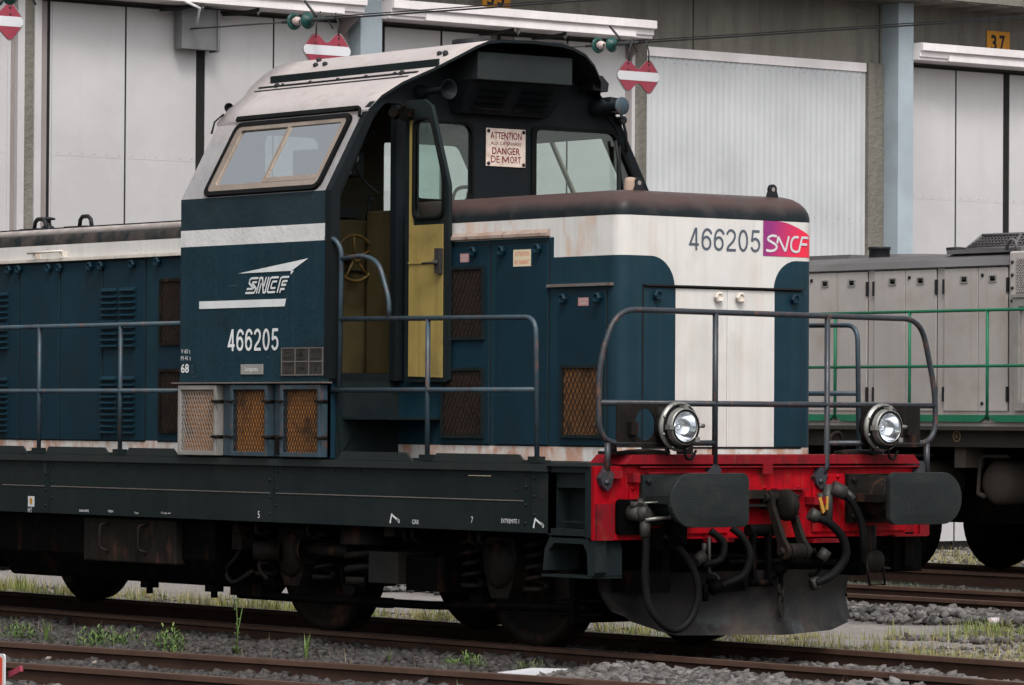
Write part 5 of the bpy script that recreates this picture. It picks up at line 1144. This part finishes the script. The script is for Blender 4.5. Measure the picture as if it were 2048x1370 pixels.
# door track casings
for y0, y1 in ((-2.0, 5.2), (5.85, 10.12), (10.50, 14.50), (18.97, 27.0)):
    b = MB(); b.prism([(XF-.02, 6.44), (XF+.45, 6.44), (XF+.45, 6.33), (XF+.42, 6.33), (XF+.42, 6.26), (XF+.39, 6.26), (XF+.39, 6.22), (XF-.02, 6.22)], 'Y', y0, y1)
    c_ = D_(b, 'door_track_casing', 'casing', bevel=.006)
    b = MB(); b.prism([(XF+.455, 6.435), (XF+.455, 6.34), (XF+.475, 6.34), (XF+.475, 6.435)], 'Y', y0-.0, y1); b.box(XF+.36, XF+.44, y0+.5, y1-.3, 6.225, 6.30); D_(b, 'casing_lip', 'casing', c_)
    b = MB(); b.prism([(XF, 6.22), (XF+.40, 6.22), (XF, 5.98)], 'Y', y1-.06, y1-.045); D_(b, 'casing_bracket', 'panelshade', c_)
    b = MB()
    for t in (.40, .60):
        yy = y0+(y1-y0)*t; b.tube([(XF+.38, yy+.25, 6.20), (XF+.25, yy+.05, 6.15), (XF+.18, yy-.12, 6.14)], .024, 6)
    b.box(XF, XF+.03, y0+.1, y1-.1, 6.165, 6.19)
    D_(b, 'door_arm', 'seal', c_)
    b = MB()
    for t in (.42, .60):
        yy = y0+(y1-y0)*t; b.lathe((XF+.36, yy+.25, 6.24), (0, 0, -1), [(.03, 0), (.03, .02), (.015, .03), (.015, .05), (.028, .055), (.028, .07), (.012, .08), (0, .11)], 8)
    D_(b, 'arm_bolt', 'steel', c_)
b = MB(); b.box(XF+.05, XF+.20, 7.73, 8.20, 5.72, 6.18); b.box(XF+.05, XF+.23, 8.20, 8.23, 5.70, 6.18); D_(b, 'guard_plate', 'galvdark')
b = MB(); b.tube([(XF+.45, 7.62, 6.22), (XF+.45, 7.80, 6.16), (XF+.30, 7.86, 5.98)], .018, 6); D_(b, 'wire_anchor', 'signwhite')
# corrugated bay
b = MB(); y = 14.74; pts_ = []
while y < 18.40:
    pts_ += [(XF-.029, y), (XF-.029, y+.035), (XF-.02, y+.05), (XF-.02, y+.083)]; y += .098
pts_ += [(XF-.029, 18.42), (XF-.09, 18.42), (XF-.09, 14.74)]
b.prism(pts_, 'Z', -.1, 6.06); cb = D_(b, 'corrugated_panel', 'corr')
b = MB(); b.box(XF-.1, XF+.0, 14.72, 18.43, 6.055, 6.168); D_(b, 'cap_flashing', 'casing', cb)
b = MB(); y = 14.80
while y < 18.4:
    for z in (5.98, 4.14): b.box(XF-.02, XF-.016, y, y+.012, z, z+.012)
    y += .196
D_(b, 'screw_row', 'panelshade', cb)
# number plates (signs are things of their own)
def number_sign(s, y0, z0, label):
    b = MB(); b.box(XF-.018, XF-.006, y0, y0+.42, z0, z0+.31)
    o = b.build('number_sign', 'signyellow'); tag(o, label, 'sign', 'number plates above the shed doors')
    for i, ch in enumerate(s): text('digit', ch, y0+.07+.155*i, z0+.045, .105, .215, 'ink', o, 'front', XF-.004, thick=.03, extr=0)
number_sign('35', 12.17, 6.465, 'amber plate with black number 35 above the middle shed door')
number_sign('37', 20.585, 6.415, 'amber plate with black number 37 above the right-hand shed door')

# ================================================================== overhead wires with end signs
def ow(Y, z0, xi, lab1, lab2, slope=.0262, sgn_dx=0, cut=None):
    zf = lambda x: z0+(xi-x)*slope
    e = empty('overhead_wire', (xi, Y, z0), lab1, 'overhead wire', 'overhead wires running out of the shed')
    b = MB(); b.tube([(XF, Y, zf(XF)), (xi-.32, Y, zf(xi-.32))], .010, 6); b.tube([(xi+.30, Y, zf(xi+.3)), (16, Y, zf(16))], .010, 6); b.tube([(xi+.45, Y, zf(xi+.45)+.025), (16, Y, zf(16)+.02)], .007, 6)
    b.build('contact_wire', 'wire', e)
    for k, d in enumerate((-.16, .10)):
        s = 1 if k == 0 else -1; c = V(xi+d+.02, Y, zf(xi+d)); b = MB(); b.lathe(c, (s, 0, 0), [(.02, -.10), (.03, -.06), (.04, -.05), (.085, -.02), (.095, .0), (.09, .01), (.05, .015), (.05, .01)], 20); i_ = b.build('insulator', 'insglass', e)
        b = MB(); b.lathe(c, (s, 0, 0), [(.04, .012), (.05, .05), (.042, .09), (.02, .11), (0, .11)], 16); b.build('insulator_cap', 'porcelain', i_)
    b = MB(); 
    for k in range(7): b.cyl((xi+.22+.05*k, Y-.02, zf(xi+.25)-.02), (xi+.25+.05*k, Y+.02, zf(xi+.25)+.03), .013, 6)
    b.tube([(xi-.36, Y, zf(xi-.3)), (xi+.62, Y, zf(xi+.5))], .018, 6)
    b.tube([(xi+.48, Y, z0), (xi+.53, Y+.05, z0-.12)], .012, 6); b.tube([(xi+.2, Y-.1, z0+.2), (xi+.36, Y-.05, z0+.02)], .014, 6); b.build('turnbuckle', 'wire', e)
    return e
def endsign(X, Y, z, label):
    e = empty('hanging_sign', (X, Y, z), label, 'sign', 'red and white double-diamond signs under the wires')
    pts = []
    q = [(-.33, .0), (-.16, .20), (0, .065), (.16, .215), (.33, 0), (.16, -.215), (0, -.065), (-.16, -.20)]
    rads = [.09, .075, .05, .075, .09, .075, .05, .075]
    out = []
    for i, p in enumerate(q):
        p = Vector(p); a = Vector(q[i-1]); c = Vector(q[(i+1) % 8]); u = (a-p).normalized(); v = (c-p).normalized(); rr = rads[i]
        for k in range(6): t = k/5; out.append((p+u*rr)*(1-t)**2+p*2*t*(1-t)+(p+v*rr)*t*t)
    # cut in 3 bands
    def band(lo, hi, mat, d):
        poly = [Vector((p.x, p.y)) for p in out]
        def clip(pl, keep, zz):
            res = []
            for i, p in enumerate(pl):
                qn = pl[(i+1) % len(pl)]; ip = keep(p); iq = keep(qn)
                if ip: res.append(p)
                if ip != iq: t = (zz-p.y)/(qn.y-p.y); res.append(p+(qn-p)*t)
            return res
        b = MB()
        for side in ((1,), ) if lo > -.08 and hi < .08 else ((1,),):
            poly = clip(clip(poly, lambda p: p.y >= lo, lo), lambda p: p.y <= hi, hi)
        if len(poly) > 2: b.prism([(Y+p.x, z+p.y) for p in poly], 'X', X, X+d)
        return b
    b = MB(); b.prism([(Y+p.x*1.05, z+p.y*1.06) for p in out], 'X', X-.01, X); b.build('sign_rim', 'signgrey', e)
    # upper and lower red lobes: split left and right of the waist so every face stays simple
    b = MB()
    for s in (-1, 1):
        for t in (-1, 1):
            half = [Vector((p.x, p.y)) for p in out if p.x*s >= 0]
            def clip2(pl, f):
                res = []
                for i, p in enumerate(pl):
                    qn = pl[(i+1) % len(pl)]; a_, b_ = f(p), f(qn)
                    if a_ >= 0: res.append(p)
                    if (a_ >= 0) != (b_ >= 0): res.append(p+(qn-p)*(a_/(a_-b_)))
                return res
            pl = clip2([Vector((p.x, p.y)) for p in out], lambda p: p.x*s); pl = clip2(pl, lambda p: p.y*t-.052)
            if len(pl) > 2: b.prism([(Y+p.x, z+p.y) for p in pl], 'X', X, X+.006)
    b.build('red_lobe', 'signred', e)
    b = MB(); wv = [p for p in out if abs(p.y) < .052]
    b.prism([(Y-.285, z-.052), (Y-.312, z-.02), (Y-.312, z+.02), (Y-.285, z+.052), (Y+.285, z+.052), (Y+.312, z+.02), (Y+.312, z-.02), (Y+.285, z-.052)], 'X', X+.0005, X+.008); b.build('white_band', 'signwhite', e)
    b = MB()
    for s in (-1, 1): b.tube([(X+.01, Y+s*.15, z+.17), (X+.01, Y+s*.15, z+.28), (X+.02, Y+s*.10, z+.42)], .009, 6); b.lathe((X+.006, Y+s*.155, z+.145), (1, 0, 0), [(.013, 0), (.012, .008), (0, .01)], 8); b.lathe((X+.006, Y+s*.155, z+.075), (1, 0, 0), [(.011, 0), (.010, .008), (0, .01)], 8)
    b.build('hanger', 'wire', e)
ow(12.65, 5.945, -17.25, 'overhead wire with glass insulators above the corrugated bay edge', '', .026)
ow(7.85, 5.88, -16.62, 'overhead wire with glass insulators left of the blue-grey column', '', .030)
ow(3.05, 5.70, -14.9, 'leftmost overhead wire, ending above the far left sign', '', .020)
endsign(-16.5, 12.53, 5.525, 'red and white double-diamond sign hanging by the corrugated bay, fully visible')
endsign(-16.5, 8.11, 5.565, 'red and white double-diamond sign half hidden behind the cab roof')
endsign(-16.5, 3.93, 5.63, 'red and white double-diamond sign cut by the left edge of the photo')
# contact wires of more distant poles
# ================================================================== ground, rails
def ground_mat():
    M = Mat('yard_ground'); x, y, z = M.xyz()
    wob = M.noise(.8, detail=4, lo=0, hi=1)*.8-.4
    path = M.mix(M.noise(9, detail=8, lo=.3, hi=.7), (.27, .248, .232), (.18, .163, .152))
    path = M.mix(M.noise(60, detail=3, lo=.55, hi=.75)*.6, path, (.30, .28, .26))
    dark = M.mix(M.noise(12, detail=8, lo=.35, hi=.65), (.018, .015, .013), (.045, .038, .034))
    yy = y+wob
    near = ((yy-.2)*1.4).clamp(); pn = near*((yy*-1+6.1)*1.6).clamp()
    forecourt = ((x*-1-13.5+wob)*.8).clamp()
    fac = pn.max(forecourt).max((yy-15.5).clamp())
    c = M.mix(fac, dark, path)
    moss = M.noise(2.2, detail=7, lo=.6, hi=.72, off=4)*.3
    c = M.mix(moss, c, (.06, .075, .025))
    return M.out(c, .9, 0, .3, M.noise(35, detail=5), .8, .02)
MT['ground'] = ground_mat()
FA = R(8.2); fd = V(math.cos(FA), math.sin(FA), 0); fn = V(-math.sin(FA), math.cos(FA), 0)   # foreground track frame, diverging from the loco's track
FO = V(-.8, -3.12, 0)-fn*.0
def hgt(x, y):
    h = -.150+.012*np.sin(x*1.7+y*2.3)+.010*np.sin(x*4.1-y*3.3)
    d1 = (x-FO.x)*fn.x+(y-FO.y)*fn.y           # signed distance from far rail of the foreground track
    near = (y < -.82) & (d1 > .02); h = np.where(near, -.098+.010*np.sin(3*x)+.012*np.sin(5.2*x+4*y), h)
    ins = (d1 <= .02) & (d1 > -1.6); h = np.where(ins, -.115+.012*np.sin(4*x+2*y), h)
    h = np.where(d1 <= -1.6, -.13, h)
    sh = (y > 6.2) & (y < 11); h = np.where(sh, -.125, h)
    return h
def axis(lo, hi, step, far): return np.concatenate([far[0], np.arange(lo, hi, step), far[1]])
gx = axis(-24, 8, .2, ([-400, -150, -60, -30], [9, 12, 20, 60, 200])); gy = axis(-8, 20, .2, ([-300, -100, -40, -20, -12], [21, 24, 40, 90, 250, 400]))
X_, Y_ = np.meshgrid(gx, gy, indexing='ij'); Z_ = hgt(X_, Y_); nv = X_.size
me = bpy.data.meshes.new('ground'); ny = len(gy)
idx = (np.arange(len(gx)-1)[:, None]*ny+np.arange(ny-1)[None, :]).ravel()
F_ = np.stack([idx, idx+ny, idx+ny+1, idx+1], 1)
def np_mesh(name, co, faces, mats, smooth=False):
    me = bpy.data.meshes.new(name); k = faces.shape[1]
    me.vertices.add(len(co)); me.vertices.foreach_set('co', co.astype(np.float32).ravel())
    me.loops.add(faces.size); me.loops.foreach_set('vertex_index', faces.astype(np.int32).ravel())
    me.polygons.add(len(faces)); me.polygons.foreach_set('loop_start', np.arange(0, faces.size, k, dtype=np.int32))
    try: me.polygons.foreach_set('loop_total', np.full(len(faces), k, dtype=np.int32))
    except Exception: pass
    if smooth: me.polygons.foreach_set('use_smooth', np.ones(len(faces), dtype=bool))
    for m in mats: me.materials.append(MT[m])
    me.update(calc_edges=True); me.validate()
    o = bpy.data.objects.new(name, me); col.objects.link(o); return o
g = np_mesh('ground', np.stack([X_.ravel(), Y_.ravel(), Z_.ravel()], 1), F_, ['ground'], True); g['kind'] = 'structure'

RP = [(-.065, -.17), (-.065, -.158), (-.012, -.140), (-.009, -.045), (-.034, -.034), (-.036, -.008), (-.028, 0), (.028, 0), (.036, -.008), (.034, -.034), (.009, -.045), (.012, -.140), (.065, -.158), (.065, -.17)]
def track(name, o0, dirv, L0, L1, g, label, top='railtop'):
    nn = V(-dirv.y, dirv.x, 0); e = empty(name, o0, label, 'railway track', 'tracks of the yard')
    for s in (-1, 1):
        b = MB(); c = Vector(o0)+nn*(s*g/2); n = len(RP); vs = []
        for L in (L0, L1):
            p = c+dirv*L; vs += [p+nn*u+V(0, 0, z) for u, z in RP]
        b.add(vs, [tuple(range(n)), tuple(range(2*n-1, n-1, -1))]); 
        for i in range(n): b.f.append([i, (i+1) % n, n+(i+1) % n, n+i]); b.mi.append(1 if i == 6 else 0); b.sm.append(False)
        b.mi[0] = 0; b.mi[6] = b.mi[10] = 2; b.build('rail', ['rust', top, 'railhead'], e)
    b = MB(); L = max(L0, -40)
    while L < min(L1, 30): b.obox(Vector(o0)+dirv*L+V(0, 0, -.245), (.24, 2.5, .14), math.atan2(dirv.y, dirv.x)); L += .6
    b.build('sleeper', 'sleeper', e)
    return e
track('railway_track', V(-4, 0, 0), V(1, 0, 0), -60, 60, 1.505, 'railway track under the blue and white locomotive')
track('railway_track', V(-4, 7.82, 0), V(1, 0, 0), -14.9, 60, 1.505, 'empty rusty railway track between the two locomotives')
track('railway_track', V(-4, 12.65, 0), V(1, 0, 0), -14.9, 60, 1.505, 'railway track under the grey locomotive')
track('railway_track', FO-fn*.7525, fd, -40, 30, 1.505, 'rusty railway track in the foreground, nearest the camera')

# ---- ballast stones and grass as uncountable stuff
ICO = None
def rocks(name, n, region, size, zoff=0, mat='stone', kind=True):
    bm = bmesh.new(); bmesh.ops.create_icosphere(bm, subdivisions=1, radius=1); bm.verts.ensure_lookup_table()
    tv = np.array([v.co[:] for v in bm.verts]); tf = np.array([[v.index for v in f.verts] for f in bm.faces]); bm.free()
    xy = region(n); n = len(xy)
    s = rng.uniform(*size, n)**1.0; sc3 = np.stack([s*rng.uniform(.8, 1.5, n), s*rng.uniform(.7, 1.2, n), s*rng.uniform(.45, .9, n)], 1)
    jit = rng.uniform(.5, 1.25, (n, len(tv), 1))
    v = tv[None]*jit*sc3[:, None, :]
    a = rng.uniform(0, 6.28, n); t = rng.uniform(-.7, .7, n)
    ca, sa, ct, st = np.cos(a), np.sin(a), np.cos(t), np.sin(t)
    x, y, z = v[..., 0], v[..., 1], v[..., 2]
    x, z = x*ct[:, None]+z*st[:, None], -x*st[:, None]+z*ct[:, None]
    x, y = x*ca[:, None]-y*sa[:, None], x*sa[:, None]+y*ca[:, None]
    h = hgt(xy[:, 0], xy[:, 1])
    co = np.stack([x+xy[:, 0:1], y+xy[:, 1:2], z+(h+zoff+s*.22)[:, None]], 2).reshape(-1, 3)
    fc = (tf[None]+(np.arange(n)*len(tv))[:, None, None]).reshape(-1, 3)
    o = np_mesh(name, co, fc, [mat])
    if kind: o['kind'] = 'stuff'
    return o
def stone_mat(name, c0, c1, warm):
    M = Mat(name); rnd = N(M.nt, M.geo.outputs['Random Per Island'])
    c = M.mix(rnd, c0, c1); c = M.mix((rnd*7.3)._m('FRACT')*.5, c, warm)
    c = M.mix(M.noise(30, detail=4, lo=.45, hi=.7)*.5, c, tuple(k*.5 for k in c0))
    return M.out(c, .85, 0, .35)
MT['stone'] = stone_mat('ballast_stone', (.016, .015, .015), (.155, .147, .142), (.075, .06, .05))
MT['stonedark'] = stone_mat('sooty_ballast_stone', (.010, .009, .009), (.060, .056, .055), (.035, .026, .02))
def dist_f(p): return (p[:, 0]-FO.x)*fn.x+(p[:, 1]-FO.y)*fn.y
def reg(x0, x1, y0, y1, cond=None):
    def f(n):
        p = np.stack([rng.uniform(x0, x1, n), rng.uniform(y0, y1, n)], 1)
        return p if cond is None else p[cond(p)]
    return f
rocks('ballast', 15000, reg(-10, 4, -4.6, -.86, lambda p: (dist_f(p) > .07)), (.018, .045), .0, 'stonedark')
rocks('ballast', 12000, reg(-7, 4, -5.2, -1.8, lambda p: (dist_f(p) < -.05) & (dist_f(p) > -1.45)), (.018, .045), .0, 'stonedark')
rocks('ballast', 3500, reg(-1.5, 3.6, -2.9, -1.0, lambda p: (dist_f(p) > .08) & (p[:, 0] > .4-.6*(p[:, 1]+2))), (.024, .055), .02, 'stone')
rocks('ballast', 700, reg(.6, 4, -4.5, -1.0, lambda p: (dist_f(p) < -.06) & (dist_f(p) > -1.4)), (.024, .055), .01, 'stone')
rocks('ballast', 2500, reg(-4, 3, -7.0, -4.2, lambda p: dist_f(p) < -1.6), (.02, .05), .0, 'stone')
rocks('ballast', 3500, reg(-3, 5, -.66, .66), (.022, .055), .02, 'stone')
rocks('ballast', 4200, reg(-14, 0, 5.75, 7.0, lambda p: rng.uniform(0, 1, len(p)) < (p[:, 1]-5.6)/.7), (.026, .065), .02, 'stone')
rocks('ballast', 3000, reg(-12, -2, 7.2, 10.8), (.022, .05), -.005, 'stonedark')
rocks('ballast', 2600, reg(-4, 4, .9, 4.2, lambda p: p[:, 0] > -2.6+.2*p[:, 1]), (.010, .030), .0, 'stone')
rocks('ballast', 900, reg(-5, 0, 4.0, 5.4, lambda p: p[:, 0] > -3.2), (.02, .05), .0, 'stone')
rocks('ballast', 1500, reg(-19, -8, 14.5, 20), (.02, .055), .0, 'stone')
rocks('ballast', 1500, reg(-18, -3, .9, 3.4), (.010, .028), .0, 'stone')

def blades(name, pts, hmin, hmax, wdt, mat, lean=.5, kind=True, seg=3):
    n = len(pts); h = rng.uniform(hmin, hmax, n); a = rng.uniform(0, 6.28, n); ln = rng.uniform(.1, lean, n)*h
    base = np.stack([pts[:, 0], pts[:, 1], hgt(pts[:, 0], pts[:, 1])-.01], 1)
    da = np.stack([np.cos(a), np.sin(a)], 1); side = np.stack([-np.sin(a), np.cos(a)], 1)*rng.uniform(.6, 1.3, (n, 1))*wdt
    rows = []
    for k in range(seg+1):
        t = k/seg; c = base.copy(); c[:, :2] += da*(ln*t*t)[:, None]; c[:, 2] += h*t*(1-.15*t*ln/h)
        w_ = side*(1-t*.92); l = c.copy(); l[:, :2] += w_; r = c.copy(); r[:, :2] -= w_; rows += [l, r]
    co = np.stack(rows, 1).reshape(-1, 3); m = 2*(seg+1)
    f = np.array([[2*k, 2*k+1, 2*k+3, 2*k+2] for k in range(seg)]); fc = (f[None]+(np.arange(n)*m)[:, None, None]).reshape(-1, 4)
    o = np_mesh(name, co, fc, [mat])
    if kind: o['kind'] = 'stuff'
    return o
def grass_mat(name, a_, b_, c_):
    M = Mat(name); rnd = N(M.nt, M.geo.outputs['Random Per Island'])
    c = M.mix(rnd, a_, b_); c = M.mix((rnd*5.7)._m('FRACT')*.6, c, c_)
    M.out(c, .6, 0, .3); M.b.inputs['Transmission Weight'].default_value = 0
    return M.m
MT['grass'] = grass_mat('yard_grass', (.075, .13, .028), (.16, .20, .04), (.26, .22, .08))
MT['grassy'] = grass_mat('dry_yellow_grass', (.10, .115, .025), (.22, .21, .05), (.38, .28, .13))
MT['leaf'] = grass_mat('weed_leaf', (.035, .085, .018), (.07, .13, .03), (.11, .13, .035))
MT['leafd'] = grass_mat('dull_weed_leaf', (.025, .05, .018), (.06, .09, .03), (.09, .09, .03))
def clumps(n, x0, x1, y0, y1, per, rad, dens=None):
    c = np.stack([rng.uniform(x0, x1, n), rng.uniform(y0, y1, n)], 1); k = rng.integers(per[0], per[1], n); c = np.repeat(c, k, 0)
    return c+rng.normal(0, rad, c.shape)
blades('grass', clumps(230, -3.6, 5, .95, 1.9, (20, 60), .07), .04, .15, .004, 'grassy')
blades('grass', clumps(60, -2.5, 4, .95, 2.3, (10, 30), .06), .08, .22, .004, 'grass')
blades('grass', clumps(80, -3.5, 1, 1.9, 4.6, (10, 40), .09), .03, .10, .004, 'grassy')
blades('grass', clumps(330, -22, -3, .95, 3.3, (12, 40), .07), .04, .15, .0045, 'grassy')
blades('grass', clumps(170, -22, -3, .95, 3.0, (8, 30), .06), .06, .20, .006, 'grass')
blades('grass', clumps(160, -12, -2, 8.9, 9.9, (20, 40), .08), .04, .13, .004, 'leafd')
blades('grass', clumps(140, -19, -8, 14.2, 19, (20, 40), .12), .04, .16, .006, 'grassy')
blades('grass', clumps(90, -9, 1, -3.0, -1.2, (5, 16), .05)[:], .03, .09, .004, 'leafd')
tmp_ = clumps(60, -8, 2, -5.5, -1.6, (5, 20), .05); tmp_ = tmp_[(dist_f(tmp_) > .08) & (dist_f(tmp_) < .8)]; blades('grass', tmp_, .03, .10, .004, 'grass')
blades('grass', clumps(30, -3.4, -1.6, 4.3, 5.4, (15, 30), .06), .05, .16, .005, 'grass')

# ---- weeds one can count
def weed(kind, x, y, s, label, mat='leaf'):
    z = float(hgt(np.array([x]), np.array([y]))[0]); e = MB(); rd = random.Random(int(x*100)+int(y*10))
    def leaf(p, d, L, wd, droop=.3):
        d = Vector(d).normalized(); sd = d.cross(V(0, 0, 1)).normalized(); p = Vector(p)
        q = [p, p+d*L*.4+V(0, 0, .02*L), p+d*L*.75-V(0, 0, droop*L*.25), p+d*L-V(0, 0, droop*L*.6)]
        e.add([q[0], q[1]+sd*wd, q[1]-sd*wd, q[2]+sd*wd*.7, q[2]-sd*wd*.7, q[3]], [(0, 2, 1), (1, 2, 4, 3), (3, 4, 5)])
    if kind == 'leafy':
        for st in range(13):
            a = rd.uniform(0, 6.28); bx, by = x+rd.uniform(-.13, .13)*s, y+rd.uniform(-.07, .07)*s; H = s*rd.uniform(.05, .13); e.tube([(bx, by, z-.01), (bx+.02*math.cos(a), by+.02*math.sin(a), z+H)], .003, 5)
            for k in range(9):
                t = .25+.75*k/8; a += 2.4; el = .25+.9*t; leaf((bx+.02*math.cos(a)*t, by, z+H*t), (math.cos(a), math.sin(a), el), s*.058*(1.2-.4*t), .0048*s+.001)
    elif kind == 'tall':
        H = s; a0 = rd.uniform(0, 6.28)
        for st in range(2):
            tipx = x+.05*(st*2-1)*s*2; e.tube([(x, y, z), (x+.01, y, z+H*.4), (tipx, y+.02, z+H*(1-.1*st))], [.006, .004, .002], 5)
            for k in range(10): t = .1+.85*k/9; a0 += 2.3; leaf((x+(tipx-x)*t*t, y, z+H*t), (math.cos(a0), math.sin(a0), 1.0), .10*s*(1.25-t), .008)
        for k in range(9): a0 += .75; leaf((x, y, z), (math.cos(a0), math.sin(a0), 1.3), .17*s*1.4, .010)
    elif kind == 'blade':
        for k in range(9):
            a = rd.uniform(0, 6.28); H = s*rd.uniform(.5, 1.0); dx, dy = math.cos(a)*H*.28, math.sin(a)*H*.28
            p = [V(x, y, z), V(x+dx*.3, y+dy*.3, z+H*.5), V(x+dx, y+dy, z+H)]; sd = V(-math.sin(a), math.cos(a), 0)*.0075
            e.add([p[0]+sd*.7, p[0]-sd*.7, p[1]+sd, p[1]-sd, p[2]], [(0, 1, 3, 2), (2, 3, 4)])
    o = e.build('weed_plant', mat); tag(o, label, 'weed', 'green weeds growing between the near rails'); return o
weed('leafy', -4.40, -2.45, 1.25, 'bushy green weed behind the foreground rail, leftmost of the three bushy ones')
weed('leafy', -3.95, -2.52, 1.15, 'bushy green weed behind the foreground rail, middle of the three bushy ones')
weed('leafy', -3.50, -2.42, 1.35, 'bushy green weed behind the foreground rail, rightmost of the three bushy ones')
weed('leafy', -5.30, -2.52, 1.1, 'green weed by the left edge of the photo behind the foreground rail')
weed('blade', -4.98, -2.50, .20, 'two-bladed pale green shoot near the left edge of the photo')
weed('tall', -3.05, -2.15, .36, 'tall thin pale weed standing above all others before the fuel tank')
weed('blade', -2.26, -2.12, .26, 'clump of long upright grass blades below the rear wheel')
weed('blade', -1.50, -1.98, .10, 'small bright grass tuft below the sand box of the locomotive')
weed('leafy', -.82, -1.80, .8, 'low green weed left of the white triangular board')
weed('leafy', -.50, -1.60, .7, 'low dark green weed just above the white triangular board', 'leafd')
weed('leafy', -1.15, -1.72, .5, 'tiny weed between the grass tuft and the low green weed')
weed('leafy', -3.15, -2.62, .6, 'small low weed right of the three bushy ones')

MT['straw'] = grass_mat('dead_stems', (.16, .11, .06), (.24, .18, .10), (.09, .06, .04))
tmp_ = clumps(150, -9, 3, -5.5, -1.0, (3, 9), .05); tmp_ = tmp_[dist_f(tmp_) > .08]; blades('dead_stems', tmp_, .04, .13, .0022, 'straw', .9)
blades('dead_stems', clumps(120, -4, 4, .95, 4.4, (4, 12), .07), .05, .16, .0022, 'straw', .9)
tmp_ = clumps(60, -9, 2, -3.9, -1.9, (14, 30), .045); tmp_ = tmp_[(dist_f(tmp_) > .08) & (dist_f(tmp_) < .55)]; blades('low_weeds', tmp_, .02, .07, .006, 'leaf', .9)
# ---- loose things on the ground
b = MB(); b.add([(.04, -2.26, -.055), (-.06, -1.90, -.042), (.17, -1.80, -.040), (.78, -2.14, -.060), (.04, -2.26, -.065), (-.06, -1.90, -.052), (.17, -1.80, -.050), (.78, -2.14, -.070)], [(0, 1, 2, 3), (7, 6, 5, 4), (0, 4, 5, 1), (1, 5, 6, 2), (2, 6, 7, 3), (3, 7, 4, 0)])
tag(b.build('white_board', 'signwhite'), 'flat white board lying behind the foreground rail', 'board')
b = MB(); b.prism(rrect(-1.40, -1.045, -.16, .095, .02, 3), 'Y', -5.215, -5.205)
e = empty('warning_sign', (-1.1, -5.2, -.1), 'white-edged orange-red sign cut by the lower left corner of the photo', 'sign')
b.build('sign_board', 'signwhite', e); b = MB(); b.prism(rrect(-1.38, -1.068, -.15, .075, .015, 3), 'Y', -5.218, -5.2155); b.build('sign_face', 'redplastic', e)
b = MB(); b.obox(V(-1.02, -5.15, -.012), (.14, .02, .035), 0, 0, R(-18)); b.build('sign_arm', 'signred', e)
lt = rocks('litter', 1, lambda n: np.array([[-3.80, 5.85]]), (.075, .075), .035, 'litter', False); tag(lt, 'crumpled white and pink wrapper lying on the stones at right', 'litter')
st_ = 'stacked old timbers at the right edge of the photo'
for k, (x, y, z, L, rr) in enumerate(((-1.35, 5.05, -.095, 1.0, .05), (-1.30, 5.05, -.025, .9, .08), (-1.33, 5.1, .045, 1.0, .03))):
    b = MB(); b.obox(V(x-.35+.0*k, y, z), (L*1.1, .24, .06), rr); o = b.build('timber', ['sleeper', 'rust', 'rust'][k], bevel=.008); tag(o, ['lowest', 'middle', 'topmost'][k]+' timber of the small brown stack at the right edge', 'timber', st_)
for i, (x, y, s, l) in enumerate(((-3.25, -3.55, .035, 'pale broken stone lying between the foreground rails, largest of the pale ones'), (-2.35, -3.75, .032, 'pale pinkish stone lying between the foreground rails further right'))):
    o = rocks('loose_stone', 1, lambda n, x=x, y=y: np.array([[x, y]]), (s*.8, s*.8), .03, 'palestone', False); tag(o, l, 'stone')
